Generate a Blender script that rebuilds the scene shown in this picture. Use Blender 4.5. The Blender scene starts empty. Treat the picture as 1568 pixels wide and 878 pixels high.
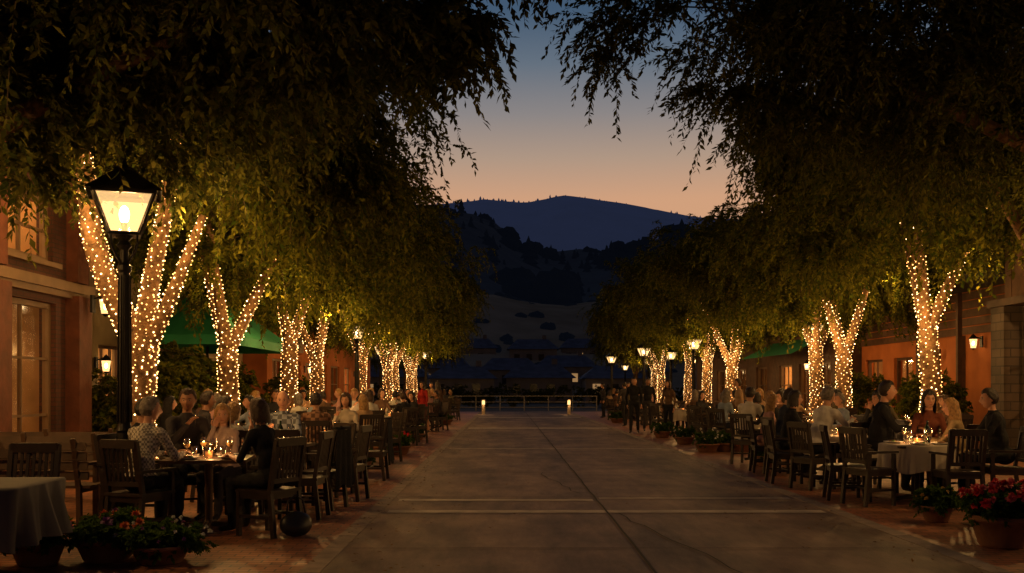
import bpy, math, random, numpy as np
from mathutils import Vector, Matrix, noise
RN=random.Random(11)
sc=bpy.context.scene
sc.view_settings.view_transform='Standard'
sc.view_settings.look='None'
sc.view_settings.exposure=0
COL=sc.collection
def rad(a): return math.radians(a)
# ------------------------------------------------------------ materials
MC={}
def mat(name,col,rough=.7,metal=0,var=.25,scale=8,bump=0,bscale=None,emit=None,es=0,spec=.4,coat=0):
    if name in MC: return MC[name]
    m=bpy.data.materials.new(name); m.use_nodes=True
    nt=m.node_tree; b=nt.nodes['Principled BSDF']
    b.inputs['Roughness'].default_value=rough; b.inputs['Metallic'].default_value=metal
    b.inputs['Specular IOR Level'].default_value=spec
    tc=nt.nodes.new('ShaderNodeTexCoord')
    if var>0:
        n=nt.nodes.new('ShaderNodeTexNoise'); n.inputs['Scale'].default_value=scale; n.inputs['Detail'].default_value=4
        nt.links.new(tc.outputs['Object'],n.inputs['Vector'])
        r=nt.nodes.new('ShaderNodeValToRGB')
        r.color_ramp.elements[0].position=.3; r.color_ramp.elements[1].position=.7
        r.color_ramp.elements[0].color=tuple(c*(1-var) for c in col)+(1,)
        r.color_ramp.elements[1].color=tuple(min(1,c*(1+var)) for c in col)+(1,)
        nt.links.new(n.outputs['Fac'],r.inputs['Fac']); nt.links.new(r.outputs['Color'],b.inputs['Base Color'])
    else: b.inputs['Base Color'].default_value=tuple(col)+(1,)
    if bump>0:
        n2=nt.nodes.new('ShaderNodeTexNoise'); n2.inputs['Scale'].default_value=bscale or scale*4; n2.inputs['Detail'].default_value=3
        nt.links.new(tc.outputs['Object'],n2.inputs['Vector'])
        bp=nt.nodes.new('ShaderNodeBump'); bp.inputs['Strength'].default_value=bump; bp.inputs['Distance'].default_value=.03
        nt.links.new(n2.outputs['Fac'],bp.inputs['Height']); nt.links.new(bp.outputs['Normal'],b.inputs['Normal'])
    if emit:
        b.inputs['Emission Color'].default_value=tuple(emit)+(1,); b.inputs['Emission Strength'].default_value=es
        m.cycles.emission_sampling='NONE'
    MC[name]=m; return m
def emis(name,col,s,sampling='NONE'):
    if name in MC: return MC[name]
    m=bpy.data.materials.new(name); m.use_nodes=True; nt=m.node_tree
    nt.nodes.remove(nt.nodes['Principled BSDF'])
    e=nt.nodes.new('ShaderNodeEmission'); e.inputs['Color'].default_value=tuple(col)+(1,); e.inputs['Strength'].default_value=s
    nt.links.new(e.outputs[0],nt.nodes['Material Output'].inputs['Surface'])
    m.cycles.emission_sampling=sampling
    MC[name]=m; return m
def leafmat(name,c1,c2,trans=.45):
    m=bpy.data.materials.new(name); m.use_nodes=True; nt=m.node_tree
    nt.nodes.remove(nt.nodes['Principled BSDF'])
    b=nt.nodes.new('ShaderNodeBsdfDiffuse')
    g=nt.nodes.new('ShaderNodeNewGeometry')
    r=nt.nodes.new('ShaderNodeValToRGB'); r.color_ramp.elements[0].color=tuple(c1)+(1,); r.color_ramp.elements[1].color=tuple(c2)+(1,)
    nt.links.new(g.outputs['Random Per Island'],r.inputs['Fac']); nt.links.new(r.outputs['Color'],b.inputs['Color'])
    t=nt.nodes.new('ShaderNodeBsdfTranslucent'); nt.links.new(r.outputs['Color'],t.inputs['Color'])
    mx=nt.nodes.new('ShaderNodeMixShader'); mx.inputs[0].default_value=trans
    nt.links.new(b.outputs[0],mx.inputs[1]); nt.links.new(t.outputs[0],mx.inputs[2])
    nt.links.new(mx.outputs[0],nt.nodes['Material Output'].inputs['Surface'])
    return m
def glassmat(name,tint=(1,1,1),gl=.12,ecol=None,es=0):
    m=bpy.data.materials.new(name); m.use_nodes=True; nt=m.node_tree
    nt.nodes.remove(nt.nodes['Principled BSDF'])
    t=nt.nodes.new('ShaderNodeBsdfTransparent'); t.inputs[0].default_value=tuple(tint)+(1,)
    g=nt.nodes.new('ShaderNodeBsdfGlossy'); g.inputs['Roughness'].default_value=.08
    mx=nt.nodes.new('ShaderNodeMixShader'); mx.inputs[0].default_value=gl
    nt.links.new(t.outputs[0],mx.inputs[1]); nt.links.new(g.outputs[0],mx.inputs[2])
    out=mx.outputs[0]
    if ecol:
        e=nt.nodes.new('ShaderNodeEmission'); e.inputs[0].default_value=tuple(ecol)+(1,); e.inputs[1].default_value=es
        ad=nt.nodes.new('ShaderNodeAddShader'); nt.links.new(out,ad.inputs[0]); nt.links.new(e.outputs[0],ad.inputs[1]); out=ad.outputs[0]
        m.cycles.emission_sampling='NONE'
    nt.links.new(out,nt.nodes['Material Output'].inputs['Surface'])
    return m
def brickmat(name,c1,c2,mortar,bw,bh,ms=.006,rough=.8,rot=0,wall=None,var=.5):
    m=bpy.data.materials.new(name); m.use_nodes=True; nt=m.node_tree; b=nt.nodes['Principled BSDF']
    tc=nt.nodes.new('ShaderNodeTexCoord'); vec=tc.outputs['Object']
    if wall:
        sp=nt.nodes.new('ShaderNodeSeparateXYZ'); cb=nt.nodes.new('ShaderNodeCombineXYZ')
        nt.links.new(vec,sp.inputs[0]); 
        ad=nt.nodes.new('ShaderNodeMath'); nt.links.new(sp.outputs['X'],ad.inputs[0]); nt.links.new(sp.outputs['Y'],ad.inputs[1])
        nt.links.new(ad.outputs[0],cb.inputs['X']); nt.links.new(sp.outputs['Z'],cb.inputs['Y']); vec=cb.outputs[0]
    mp=nt.nodes.new('ShaderNodeMapping'); mp.inputs['Rotation'].default_value=(0,0,rot); nt.links.new(vec,mp.inputs[0])
    br=nt.nodes.new('ShaderNodeTexBrick'); nt.links.new(mp.outputs[0],br.inputs['Vector'])
    br.inputs['Scale'].default_value=1; br.inputs['Brick Width'].default_value=bw; br.inputs['Row Height'].default_value=bh
    br.inputs['Mortar Size'].default_value=ms; br.inputs['Color1'].default_value=tuple(c1)+(1,); br.inputs['Color2'].default_value=tuple(c2)+(1,); br.inputs['Mortar'].default_value=tuple(mortar)+(1,)
    n=nt.nodes.new('ShaderNodeTexNoise'); n.inputs['Scale'].default_value=1.3; n.inputs['Detail'].default_value=6; nt.links.new(tc.outputs['Object'],n.inputs['Vector'])
    mr=nt.nodes.new('ShaderNodeMapRange'); mr.inputs['From Min'].default_value=.3; mr.inputs['From Max'].default_value=.7; mr.inputs['To Min'].default_value=1-var; mr.inputs['To Max'].default_value=1+var*.6
    nt.links.new(n.outputs['Fac'],mr.inputs['Value'])
    mx=nt.nodes.new('ShaderNodeVectorMath'); mx.operation='SCALE'
    nt.links.new(br.outputs['Color'],mx.inputs[0]); nt.links.new(mr.outputs[0],mx.inputs['Scale'])
    nt.links.new(mx.outputs[0],b.inputs['Base Color'])
    b.inputs['Roughness'].default_value=rough
    bp=nt.nodes.new('ShaderNodeBump'); bp.inputs['Strength'].default_value=.5; bp.inputs['Distance'].default_value=.01; bp.invert=True
    nt.links.new(br.outputs['Fac'],bp.inputs['Height']); nt.links.new(bp.outputs['Normal'],b.inputs['Normal'])
    return m
# ------------------------------------------------------------ mesh builder
class MB:
    def __init__(s): s.v=[];s.f=[];s.m=[];s.M=Matrix.Identity(4)
    def add(s,vs,fs,m=0):
        o=len(s.v)
        for p in vs: s.v.append(tuple(s.M@Vector(p)))
        for f in fs: s.f.append(tuple(i+o for i in f)); s.m.append(m)
    def box(s,c,d,m=0,rz=0,rx=0,ry=0):
        x,y,z=d[0]/2,d[1]/2,d[2]/2
        T=Matrix.Translation(c)@Matrix.Rotation(rz,4,'Z')@Matrix.Rotation(ry,4,'Y')@Matrix.Rotation(rx,4,'X')
        vs=[T@Vector(p) for p in [(-x,-y,-z),(x,-y,-z),(x,y,-z),(-x,y,-z),(-x,-y,z),(x,-y,z),(x,y,z),(-x,y,z)]]
        s.add(vs,[(0,3,2,1),(4,5,6,7),(0,1,5,4),(1,2,6,5),(2,3,7,6),(3,0,4,7)],m)
    def bar(s,a,b,w,h,m=0):
        a=Vector(a);b=Vector(b);d=b-a;L=d.length;q=d.to_track_quat('Y','Z').to_matrix().to_4x4()
        old=s.M; s.M=s.M@Matrix.Translation((a+b)/2)@q; s.box((0,0,0),(w,L,h),m); s.M=old
    def tube(s,path,radii,n=10,m=0,cap=True,ell=(1,1)):
        P=[Vector(p) for p in path]; k=len(P); vs=[];fs=[]
        up=None
        for i in range(k):
            t=(P[min(i+1,k-1)]-P[max(i-1,0)]); 
            if t.length<1e-9: t=Vector((0,0,1))
            t.normalize()
            if up is None:
                up=Vector((1,0,0)) if abs(t.x)<.9 else Vector((0,1,0))
            a=(up-t*up.dot(t))
            if a.length<1e-6: a=Vector((0,1,0))
            a.normalize(); up=a; b=t.cross(a)
            for j in range(n):
                th=2*math.pi*j/n
                vs.append(P[i]+(a*math.cos(th)*ell[0]+b*math.sin(th)*ell[1])*radii[i])
        for i in range(k-1):
            for j in range(n):
                fs.append((i*n+j,i*n+(j+1)%n,(i+1)*n+(j+1)%n,(i+1)*n+j))
        if cap:
            vs.append(P[0]);vs.append(P[-1]);c0=k*n;c1=k*n+1
            for j in range(n):
                fs.append((c0,(j+1)%n,j)); fs.append((c1,(k-1)*n+j,(k-1)*n+(j+1)%n))
        s.add(vs,fs,m)
    def capsule(s,p0,r0,p1,r1,n=12,m=0):
        p0=Vector(p0);p1=Vector(p1);d=(p1-p0); L=d.length; d=d/L if L>1e-6 else Vector((0,0,1))
        path=[];rr=[]
        for a in (85,60,30): path.append(p0-d*r0*math.sin(rad(a))); rr.append(r0*math.cos(rad(a)))
        path+= [p0,p1]; rr+=[r0,r1]
        for a in (30,60,85): path.append(p1+d*r1*math.sin(rad(a))); rr.append(r1*math.cos(rad(a)))
        s.tube(path,rr,n,m)
    def lathe(s,prof,n=20,m=0,c=(0,0,0),sq=1,rot=0):
        vs=[];fs=[];k=len(prof)
        for r,z in prof:
            for j in range(n):
                th=2*math.pi*j/n+rot; vs.append((c[0]+r*math.cos(th),c[1]+r*math.sin(th)*sq,c[2]+z))
        for i in range(k-1):
            for j in range(n): fs.append((i*n+j,i*n+(j+1)%n,(i+1)*n+(j+1)%n,(i+1)*n+j))
        s.add(vs,fs,m)
    def sph(s,c,r,nu=14,nv=9,m=0,fn=None):
        vs=[];fs=[]
        for i in range(nv+1):
            ph=math.pi*i/nv
            for j in range(nu):
                th=2*math.pi*j/nu; q=(math.sin(ph)*math.cos(th),math.sin(ph)*math.sin(th),math.cos(ph))
                p=Vector((q[0]*r[0],q[1]*r[1],q[2]*r[2]))
                if fn: p=fn(q,p)
                vs.append(Vector(c)+p)
        for i in range(nv):
            for j in range(nu): fs.append((i*nu+j,(i+1)*nu+j,(i+1)*nu+(j+1)%nu,i*nu+(j+1)%nu))
        s.add(vs,fs,m)
    def mesh(s,name,mats,smooth=False):
        me=bpy.data.meshes.new(name); me.from_pydata(s.v,[],s.f)
        for x in mats: me.materials.append(x)
        me.polygons.foreach_set('material_index',s.m)
        if smooth is True: me.polygons.foreach_set('use_smooth',[True]*len(s.f))
        elif smooth: me.polygons.foreach_set('use_smooth',[mm in smooth for mm in s.m])
        me.update(); return me
    def obj(s,name,mats,smooth=False,parent=None,loc=(0,0,0),rz=0):
        return inst(name,s.mesh(name,mats,smooth),loc,rz,parent)
def inst(name,me,loc=(0,0,0),rz=0,parent=None,sc_=1):
    o=bpy.data.objects.new(name,me); COL.objects.link(o); o.location=loc; o.rotation_euler=(0,0,rz)
    o.scale=(sc_,)*3 if not isinstance(sc_,tuple) else sc_
    if parent: o.parent=parent
    return o
def empty(name,loc=(0,0,0),rz=0,s=1):
    o=bpy.data.objects.new(name,None); COL.objects.link(o); o.location=loc; o.rotation_euler=(0,0,rz); o.scale=(s,)*3; return o
WARM=(1,.52,.19)
def plight(name,loc,e,col=WARM,r=.05,parent=None):
    l=bpy.data.lights.new(name,'POINT'); l.energy=e; l.color=col; l.shadow_soft_size=r
    o=bpy.data.objects.new(name,l); COL.objects.link(o); o.location=loc
    if parent: o.parent=parent
    return o
def quad_mesh(name,V,mats,mi=None):
    V=np.asarray(V,dtype=np.float32).reshape(-1,3); n=len(V)//4
    me=bpy.data.meshes.new(name); me.vertices.add(n*4); me.vertices.foreach_set('co',V.ravel())
    me.loops.add(n*4); me.loops.foreach_set('vertex_index',np.arange(n*4,dtype=np.int32))
    me.polygons.add(n); me.polygons.foreach_set('loop_start',np.arange(0,n*4,4,dtype=np.int32))
    for m in mats: me.materials.append(m)
    if mi is not None: me.polygons.foreach_set('material_index',np.asarray(mi,dtype=np.int32))
    me.update(calc_edges=True); return me
def nrm(a): return a/np.maximum(np.linalg.norm(a,axis=-1,keepdims=True),1e-9)
def leafquads(P,A,N,L,W):
    A=nrm(A); S=nrm(np.cross(A,N)); L=L[:,None];W=W[:,None]
    up=np.cross(S,A)
    return np.stack([P,P+A*L*.45+S*W*.5+up*W*.12,P+A*L,P+A*L*.45-S*W*.5+up*W*.12],axis=1)
# ------------------------------------------------------------ foliage
def crown(name,seed,blobs,ntw,nl,leafmat_,barkmat,ll=.085,lw=.036,Lr=(.5,1.15),droop=.75,ncl=70,sig=.33):
    r=np.random.RandomState(seed)
    w=np.array([b[3]*b[4]*b[5] for b in blobs])**.72; w/=w.sum()
    cen=np.array([b[:3] for b in blobs]); radi=np.array([b[3:6] for b in blobs])
    bi=r.choice(len(blobs),ncl,p=w)
    d=nrm(r.randn(ncl,3)); rr=r.rand(ncl,1)**.42
    C=cen[bi]+d*rr*radi[bi]*.92
    ci=r.randint(0,ncl,ntw)
    size=(.55+.9*r.rand(ncl))
    sg=np.minimum(radi[bi[ci]].mean(axis=1),1.6)[:,None]/1.6
    st=C[ci]+r.randn(ntw,3)*np.array([sig,sig,sig*.6])*size[ci][:,None]*sg
    out=st-cen[bi[ci]]; out[:,2]*=.3
    dr=nrm(nrm(out)*.8+r.randn(ntw,3)*.6+np.array([0,0,.15]))
    L=(Lr[0]+(Lr[1]-Lr[0])*r.rand(ntw))*(.5+.5*sg[:,0]); g=droop*(.5+r.rand(ntw))
    t=(np.arange(nl)+.6)/nl
    t=t[None,:,None]
    Pp=st[:,None,:]+dr[:,None,:]*L[:,None,None]*t*(1-.35*t)
    Pp[:,:,2]-=(g*L)[:,None]*(t[:,:,0]**2)
    T=dr[:,None,:]*np.ones_like(t); T=T.copy(); T[:,:,2]-=2*g[:,None]*t[:,:,0]
    T=nrm(T).reshape(-1,3); Pp=Pp.reshape(-1,3); n=len(Pp)
    side=nrm(np.cross(T,np.array([0,0,1.])+r.randn(n,3)*.5))
    sgn=np.where(np.arange(n)%2==0,1,-1)[:,None]
    A=T*.7+side*sgn*.8+r.randn(n,3)*.25+np.array([0,0,-.35])
    Nn=nrm(np.array([0,0,1.])+r.randn(n,3)*.6)
    s=.65+.6*r.rand(n)
    Q=leafquads(Pp,A,Nn,ll*s,lw*s).reshape(-1,3)
    k=4; tt=np.linspace(0,.95,k+1)[None,:,None]
    Sp=st[:,None,:]+dr[:,None,:]*L[:,None,None]*tt*(1-.35*tt); Sp[:,:,2]-=(g*L)[:,None]*(tt[:,:,0]**2)
    sw=nrm(np.cross(dr,np.array([0,0,1.])+r.randn(ntw,3)*.4))*.004
    a=Sp[:,:-1];b=Sp[:,1:]; sw=sw[:,None,:]
    SQ=np.stack([a-sw,a+sw,b+sw*.8,b-sw*.8],axis=2).reshape(-1,3)
    V=np.concatenate([Q,SQ]); mi=np.concatenate([np.zeros(len(Q)//4),np.ones(len(SQ)//4)])
    return quad_mesh(name,V,[leafmat_,barkmat],mi), C
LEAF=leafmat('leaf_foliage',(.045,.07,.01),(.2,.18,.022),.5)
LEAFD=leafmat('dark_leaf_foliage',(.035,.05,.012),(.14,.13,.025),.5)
LEAFP=leafmat('planter_leaf',(.03,.07,.012),(.1,.16,.03))
BARK=mat('bark',(.2,.11,.052),.9,var=.6,scale=9,bump=1,bscale=22)
TWIG=mat('twig_bark',(.06,.038,.024),.9,var=0)
BULB=emis('fairy_light_bulb',(1,.45,.12),5.5)
BULBH=emis('fairy_light_hot',(1,.6,.23),13)
ico=[(1,0,0),(-1,0,0),(0,1,0),(0,-1,0),(0,0,1),(0,0,-1)]
icf=[(0,2,4),(2,1,4),(1,3,4),(3,0,4),(2,0,5),(1,2,5),(3,1,5),(0,3,5)]
def bulbs(name,limbs,seed,dens=80,rb=.0145,frac=1.0):
    r=random.Random(seed); mb=MB()
    for li,(path,radii) in enumerate(limbs):
        P=[Vector(p) for p in path]; ang=0; last=len(P)-1
        for i in range(last):
            if li>0 and frac<1 and i>=last-1: dd=dens*frac*.5
            else: dd=dens
            a,b=P[i],P[i+1]; L=(b-a).length; t=(b-a)/L
            u=t.cross(Vector((.3,.9,.1))).normalized(); w=t.cross(u)
            rm=(radii[i]+radii[i+1])/2; N=int(dd*2*math.pi*max(rm,.05)*L)
            for k in range(N):
                f=(k+.5)/N; rr=radii[i]*(1-f)+radii[i+1]*f; ang+=2.39996
                aa=ang+r.uniform(-.3,.3)
                c=a.lerp(b,f)+(u*math.cos(aa)+w*math.sin(aa))*(rr+rb*1.1)+t*r.uniform(-.02,.02)
                s=rb*r.uniform(.65,1.15); hot=1 if r.random()<.3 else 0
                mb.add([(c.x+q[0]*s,c.y+q[1]*s,c.z+q[2]*s) for q in ico],icf,hot)
    return mb.mesh(name,[BULB,BULBH])
def trunkmesh(name,limbs,C,seed,nbr=16):
    r=random.Random(seed); mb=MB()
    def wig(path,radii,sub=4,amp=.03):
        P=[Vector(p) for p in path]; o=[];R=[]
        for i in range(len(P)-1):
            p0=P[max(i-1,0)];p1=P[i];p2=P[i+1];p3=P[min(i+2,len(P)-1)]
            for k in range(sub):
                t=k/sub
                q=.5*((2*p1)+(p2-p0)*t+(2*p0-5*p1+4*p2-p3)*t*t+(3*p1-p0-3*p2+p3)*t**3)
                o.append(q); R.append((radii[i]*(1-t)+radii[i+1]*t)*(1+r.uniform(-.05,.05)))
        o.append(P[-1]);R.append(radii[-1]); return o,R
    tips=[]
    for path,radii in limbs:
        p,R=wig(path,radii); mb.tube(p,R,14); tips.append((Vector(path[-1]),radii[-1]))
    tips=[t for t in tips[1:]] or tips
    for k in range(nbr):
        c=Vector(C[r.randrange(len(C))]); t,rr=min(tips,key=lambda q:(q[0]-c).length+r.random()*1.2)
        mid=t.lerp(c,.5)+Vector((r.uniform(-.3,.3),r.uniform(-.3,.3),r.uniform(.1,.5)))
        p,R=wig([t-Vector((0,0,.1)),mid,c],[rr*.75,rr*.4,.012],5); mb.tube(p,R,7,1)
        for q in range(2):
            c2=c+Vector((r.uniform(-1,1),r.uniform(-1,1),r.uniform(-.5,.4)))
            p,R=wig([mid,mid.lerp(c2,.5)+Vector((0,0,.15)),c2],[rr*.35,rr*.2,.008],4); mb.tube(p,R,6,1)
    return mb.mesh(name,[BARK,TWIG],True)
def std_limbs(seed):
    r=random.Random(seed); fz=r.uniform(2.2,2.7); a0=r.uniform(0,6)
    L=[([(0,0,-.05),(.02,0,.25),(r.uniform(-.1,.1),0,1.2),(0,0,fz)],[.30,.23,.2,.19])]
    for k in range(3):
        a=a0+k*2.1+r.uniform(-.3,.3); s=r.uniform(.55,1.15); ca,sa=math.cos(a)*s,math.sin(a)*s
        L.append(([(0,0,fz-.1),(ca*.35,sa*.35,fz+.65),(ca*.75,sa*.75,fz+1.5),(ca*1.25,sa*1.25,fz+2.5)],[.14,.11,.085,.06]))
    return L
def std_blobs(seed,low=True):
    r=random.Random(seed+5); B=[(0,0,6.1,3.5,3.1,2.2)]
    for k in range(9):
        a=k*.7+r.random(); q=r.uniform(2.3,3.3)
        B.append((q*math.cos(a),q*math.sin(a)*.9,r.uniform(4.4,6.9),r.uniform(1,1.6),r.uniform(1,1.6),r.uniform(.8,1.3)))
    if low:
        for k in range(9):
            a=k*.7+r.uniform(-.2,.2); q=r.uniform(1.0,2.9)
            B.append((q*math.cos(a),q*math.sin(a),r.uniform(3.7,4.4),r.uniform(.7,1.1),r.uniform(.7,1.1),r.uniform(.4,.7)))
    return B
VAR=[]
for k in range(3):
    lb=std_limbs(20+k); cm,C=crown('crown',50+k,std_blobs(k,k<2),3300,26,LEAF,TWIG,ll=.118,lw=.052,ncl=150,droop=.55)
    VAR.append((trunkmesh('trunk',lb,C,k),bulbs('string_lights',lb,k,frac=.6),cm,lb))
def tree(x,y,rz,s,var,lights=2,e=85,lit=True,trunk=None,bul=None,crn=None,name='shade_tree',crz=None,zs=(3.2,2.7,4.2,3.1),rr=(1.7,.9,1.1,.9)):
    t,b,c,lb=VAR[var]
    em=empty(name,(x,y,0),rz,s)
    inst('trunk',trunk or t,parent=em)
    inst('crown',crn or c,parent=em,rz=crz or 0)
    if lit: inst('string_lights',bul or b,parent=em)
    a0=(0 if x<0 else math.pi)
    for k in range(lights):
        a=a0+[-.8,.9,2.6,4.0][k%4]-rz
        plight('string_light_glow',(rr[k%4]*math.cos(a),rr[k%4]*math.sin(a),zs[k%4]),e*(1.1 if k==0 else .8),(1,.54,.16),.05,em)
    return em
lb1=[([(0,0,-.05),(0,0,.3),(-.03,0,1.2),(.03,0,2.25)],[.34,.25,.22,.23]),
     ([(-.02,0,2.1),(-.42,0,2.9),(-.7,.05,3.7),(-.85,.1,5.0)],[.18,.155,.14,.1]),
     ([(.05,0,2.1),(.12,.05,2.9),(.3,.1,3.9),(.48,.1,5.1)],[.16,.12,.1,.08]),
     ([(.05,-.02,1.95),(.35,-.1,2.5),(.62,-.15,3.1),(.95,-.2,3.9)],[.12,.1,.08,.05])]
tm1=trunkmesh('trunk',lb1,[(1,0,6),(-1,0,6),(2,0,5.6),(-2,.5,6),(0,-1,6.4),(0,1.5,6)],5)
bm1=bulbs('string_lights',lb1,9,dens=140,rb=.013)
c1,CC=crown('crown',57,[(0,.3,6.7,3.3,2.8,1.9),(1.9,.4,5.3,1.5,1.5,1.2),(2.2,.3,4.1,.9,.9,.8),(1.5,1.2,4.0,.8,.8,.8),(2.9,.8,4.6,.9,.9,.9),(-2.4,.6,5.8,1.2,1.3,1.1),(2.6,1.8,5.6,1.4,1.3,1.2),(3.0,.5,6.6,1.2,1.2,1.2),(0,-1.5,5.9,1.6,1.2,.7)],3400,28,LEAF,TWIG,ll=.105,lw=.048,ncl=150,sig=.3,droop=.6)
tree(-5.15,14,0,1,0,4,75,trunk=tm1,bul=bm1,crn=c1,zs=(3.7,3.2,4.6,3.9),rr=(1.6,1.3,1.1,1.0))
LT=[(-5.6,20,.4,1,1,3),(-5.5,25.3,2.2,1,0,3),(-5.9,31,1.2,1.02,1,2),(-5.3,36.5,3.9,1,0,2),(-5.0,42,5.1,1,1,2),(-5.4,48,.3,1,0,1),(-5.2,54,1.9,.98,1,1),(-5.6,60,4,1,2,1)]
for a in LT: tree(*a)
tree(9.4,16.6,4.2,1.05,2,1,80,bul=bulbs('string_lights',VAR[2][3][:1],14),zs=(2.8,)*4)  # out-of-frame trunk; its string lights and glow are added to light the pavement
RT=[(9.3,22,2.9,1.06,2,3),(9.5,28,1.5,1.05,1,3),(10.1,32.5,.2,1.05,0,2),(8.4,37,3.3,1,1,2),(8.9,44,2.2,1,0,2),(9.2,50,5.5,1,2,1),(8.8,56.5,1,1,1,1),(9.4,63,3,1,0,1)]
for a in RT: tree(*a)
for (x,y,s) in [(-12,24,1.15),(-12.2,37,1.2),(-11,54,1.1),(15.5,29,1.25),(15.5,42,1.2),(14,58,1.1),(-7,70,.95),(9.5,73,.95)]:
    tree(x,y,RN.uniform(0,6),s,RN.randrange(3),0,0,False)
lbL=[([(0,0,-.05),(0,0,.4),(.1,0,1.5),(.3,.1,2.6)],[.36,.27,.23,.22]),
     ([(.3,.1,2.5),(1.2,.4,3.4),(2.4,.8,4.3),(4.0,1.2,5.3)],[.17,.14,.11,.06]),
     ([(.3,.1,2.5),(.4,-.3,3.6),(1.0,-.6,4.8),(1.6,-.8,6)],[.16,.13,.1,.06])]
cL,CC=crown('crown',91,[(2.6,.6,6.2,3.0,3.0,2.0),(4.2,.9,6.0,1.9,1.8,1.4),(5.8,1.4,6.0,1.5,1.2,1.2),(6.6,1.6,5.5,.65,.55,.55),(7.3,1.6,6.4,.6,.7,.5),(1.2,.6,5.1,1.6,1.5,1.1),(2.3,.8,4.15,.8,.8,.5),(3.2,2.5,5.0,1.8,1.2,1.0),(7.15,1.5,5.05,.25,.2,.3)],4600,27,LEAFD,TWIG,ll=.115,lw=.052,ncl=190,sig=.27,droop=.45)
tree(-7.2,9.2,0,1,0,3,110,trunk=trunkmesh('trunk',lbL,[(5,1.5,5.8),(6.3,1.5,5.7),(4,1,6.3),(3,0,6),(4.6,1.2,5.6)],3,10),bul=bulbs('string_lights',lbL[:1],4),crn=cL,zs=(3.3,2.6,4.2,3),rr=(2.2,1.2,1.2,1))  # trunk out of view; string lights and glow added for canopy and road
lbR=[([(0,0,-.05),(0,0,.4),(-.1,0,1.5),(-.3,.1,2.5)],[.36,.27,.23,.22]),
     ([(-.3,.1,2.4),(-1.2,.3,3.2),(-2.6,.6,4.0),(-4.6,1.2,5.2)],[.17,.14,.11,.06]),
     ([(-.3,.1,2.4),(-.4,-.3,3.6),(-1.0,.2,4.8),(-1.9,.9,6)],[.16,.13,.1,.06])]
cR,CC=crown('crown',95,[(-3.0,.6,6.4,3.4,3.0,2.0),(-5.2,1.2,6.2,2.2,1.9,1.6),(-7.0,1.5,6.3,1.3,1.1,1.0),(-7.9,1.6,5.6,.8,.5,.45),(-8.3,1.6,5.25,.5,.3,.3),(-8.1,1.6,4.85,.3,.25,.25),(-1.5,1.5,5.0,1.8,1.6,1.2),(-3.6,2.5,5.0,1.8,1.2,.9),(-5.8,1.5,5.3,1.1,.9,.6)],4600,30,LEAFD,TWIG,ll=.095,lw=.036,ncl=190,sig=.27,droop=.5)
tree(9.3,10.9,0,1,0,3,110,trunk=trunkmesh('trunk',lbR,[(-5.5,1.5,5.8),(-7.6,1.5,5.4),(-4,1,6.3),(-3,0,6),(-6.6,1.2,6)],3,10),bul=bulbs('string_lights',lbR[:1],4),crn=cR,zs=(3.3,2.6,4.2,3),rr=(2.2,1.2,1.2,1))  # unseen trunk lights and glow, put in to brighten this side of the road

# ------------------------------------------------------------ ground
def sheet(name,x0,x1,y0,y1,z,m):
    mb=MB(); mb.add([(x0,y0,z),(x1,y0,z),(x1,y1,z),(x0,y1,z)],[(0,1,2,3)],0); return mb.obj(name,[m])
sheet('ground',-4000,4000,-300,6000,0,mat('earth_ground',(.06,.055,.035),.95,var=.4,scale=.2))
conc=mat('concrete_road',(.23,.16,.11),.66,var=.28,scale=1.1,bump=.25,bscale=60,spec=.35)
nt=conc.node_tree; b=nt.nodes['Principled BSDF']; tc=[n for n in nt.nodes if n.type=='TEX_COORD'][0]
old=b.inputs['Base Color'].links[0].from_socket
n=nt.nodes.new('ShaderNodeTexNoise'); n.inputs['Scale'].default_value=.35; n.inputs['Detail'].default_value=10; n.inputs['Roughness'].default_value=.75
mp=nt.nodes.new('ShaderNodeMapping'); mp.inputs['Scale'].default_value=(2.2,.5,1); nt.links.new(tc.outputs['Object'],mp.inputs[0]); nt.links.new(mp.outputs[0],n.inputs['Vector'])
mr=nt.nodes.new('ShaderNodeMapRange'); mr.inputs[1].default_value=.37; mr.inputs[2].default_value=.63; mr.inputs[3].default_value=.4; mr.inputs[4].default_value=1.25
nt.links.new(n.outputs['Fac'],mr.inputs[0]); vm=nt.nodes.new('ShaderNodeVectorMath'); vm.operation='SCALE'
nt.links.new(old,vm.inputs[0]); nt.links.new(mr.outputs[0],vm.inputs['Scale']); nt.links.new(vm.outputs[0],b.inputs['Base Color'])
sheet('road',-1.5,3.9,-12,64,.016,conc)
brk=brickmat('brick_pavers',(.42,.16,.07),(.24,.095,.045),(.07,.05,.035),.21,.105,.008,rough=.5)
sheet('pavement',-9.5,-1.68,-12,64,.012,brk)
sheet('pavement',4.08,13.5,-12,64,.012,brk)
kerbm=mat('kerb_concrete',(.26,.2,.15),.8,var=.25,scale=5,bump=.2)
kb=MB()
for i in range(38):
    y=-11+i*2
    kb.box((-1.59,y,.0),(.175,1.985,.04)); kb.box((3.99,y,.0),(.175,1.985,.04))
kb.obj('kerb',[kerbm])
sheet('cross_road',-60,60,64.02,74,.016,mat('asphalt',(.05,.05,.05),.85,var=.3,scale=2))
light=mat('light_concrete_band',(.42,.36,.29),.75,var=.3,scale=3,bump=.2)
mb=MB(); 
for (a,c,x0,x1) in [(11.85,12.1,-1.42,3.82),(13.1,13.3,-1.42,1.15),(13.35,13.5,1.25,3.82),(36.5,37.6,-1.4,3.8),(24.3,24.5,-1.4,3.8),(50,51,-1.4,3.8)]:
    mb.add([(x0,a,.021),(x1,a,.021),(x1,c,.021),(x0,c,.021)],[(0,1,2,3)])
mb.obj('road_bands',[light])
mb=MB(); jr=random.Random(3)
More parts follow.
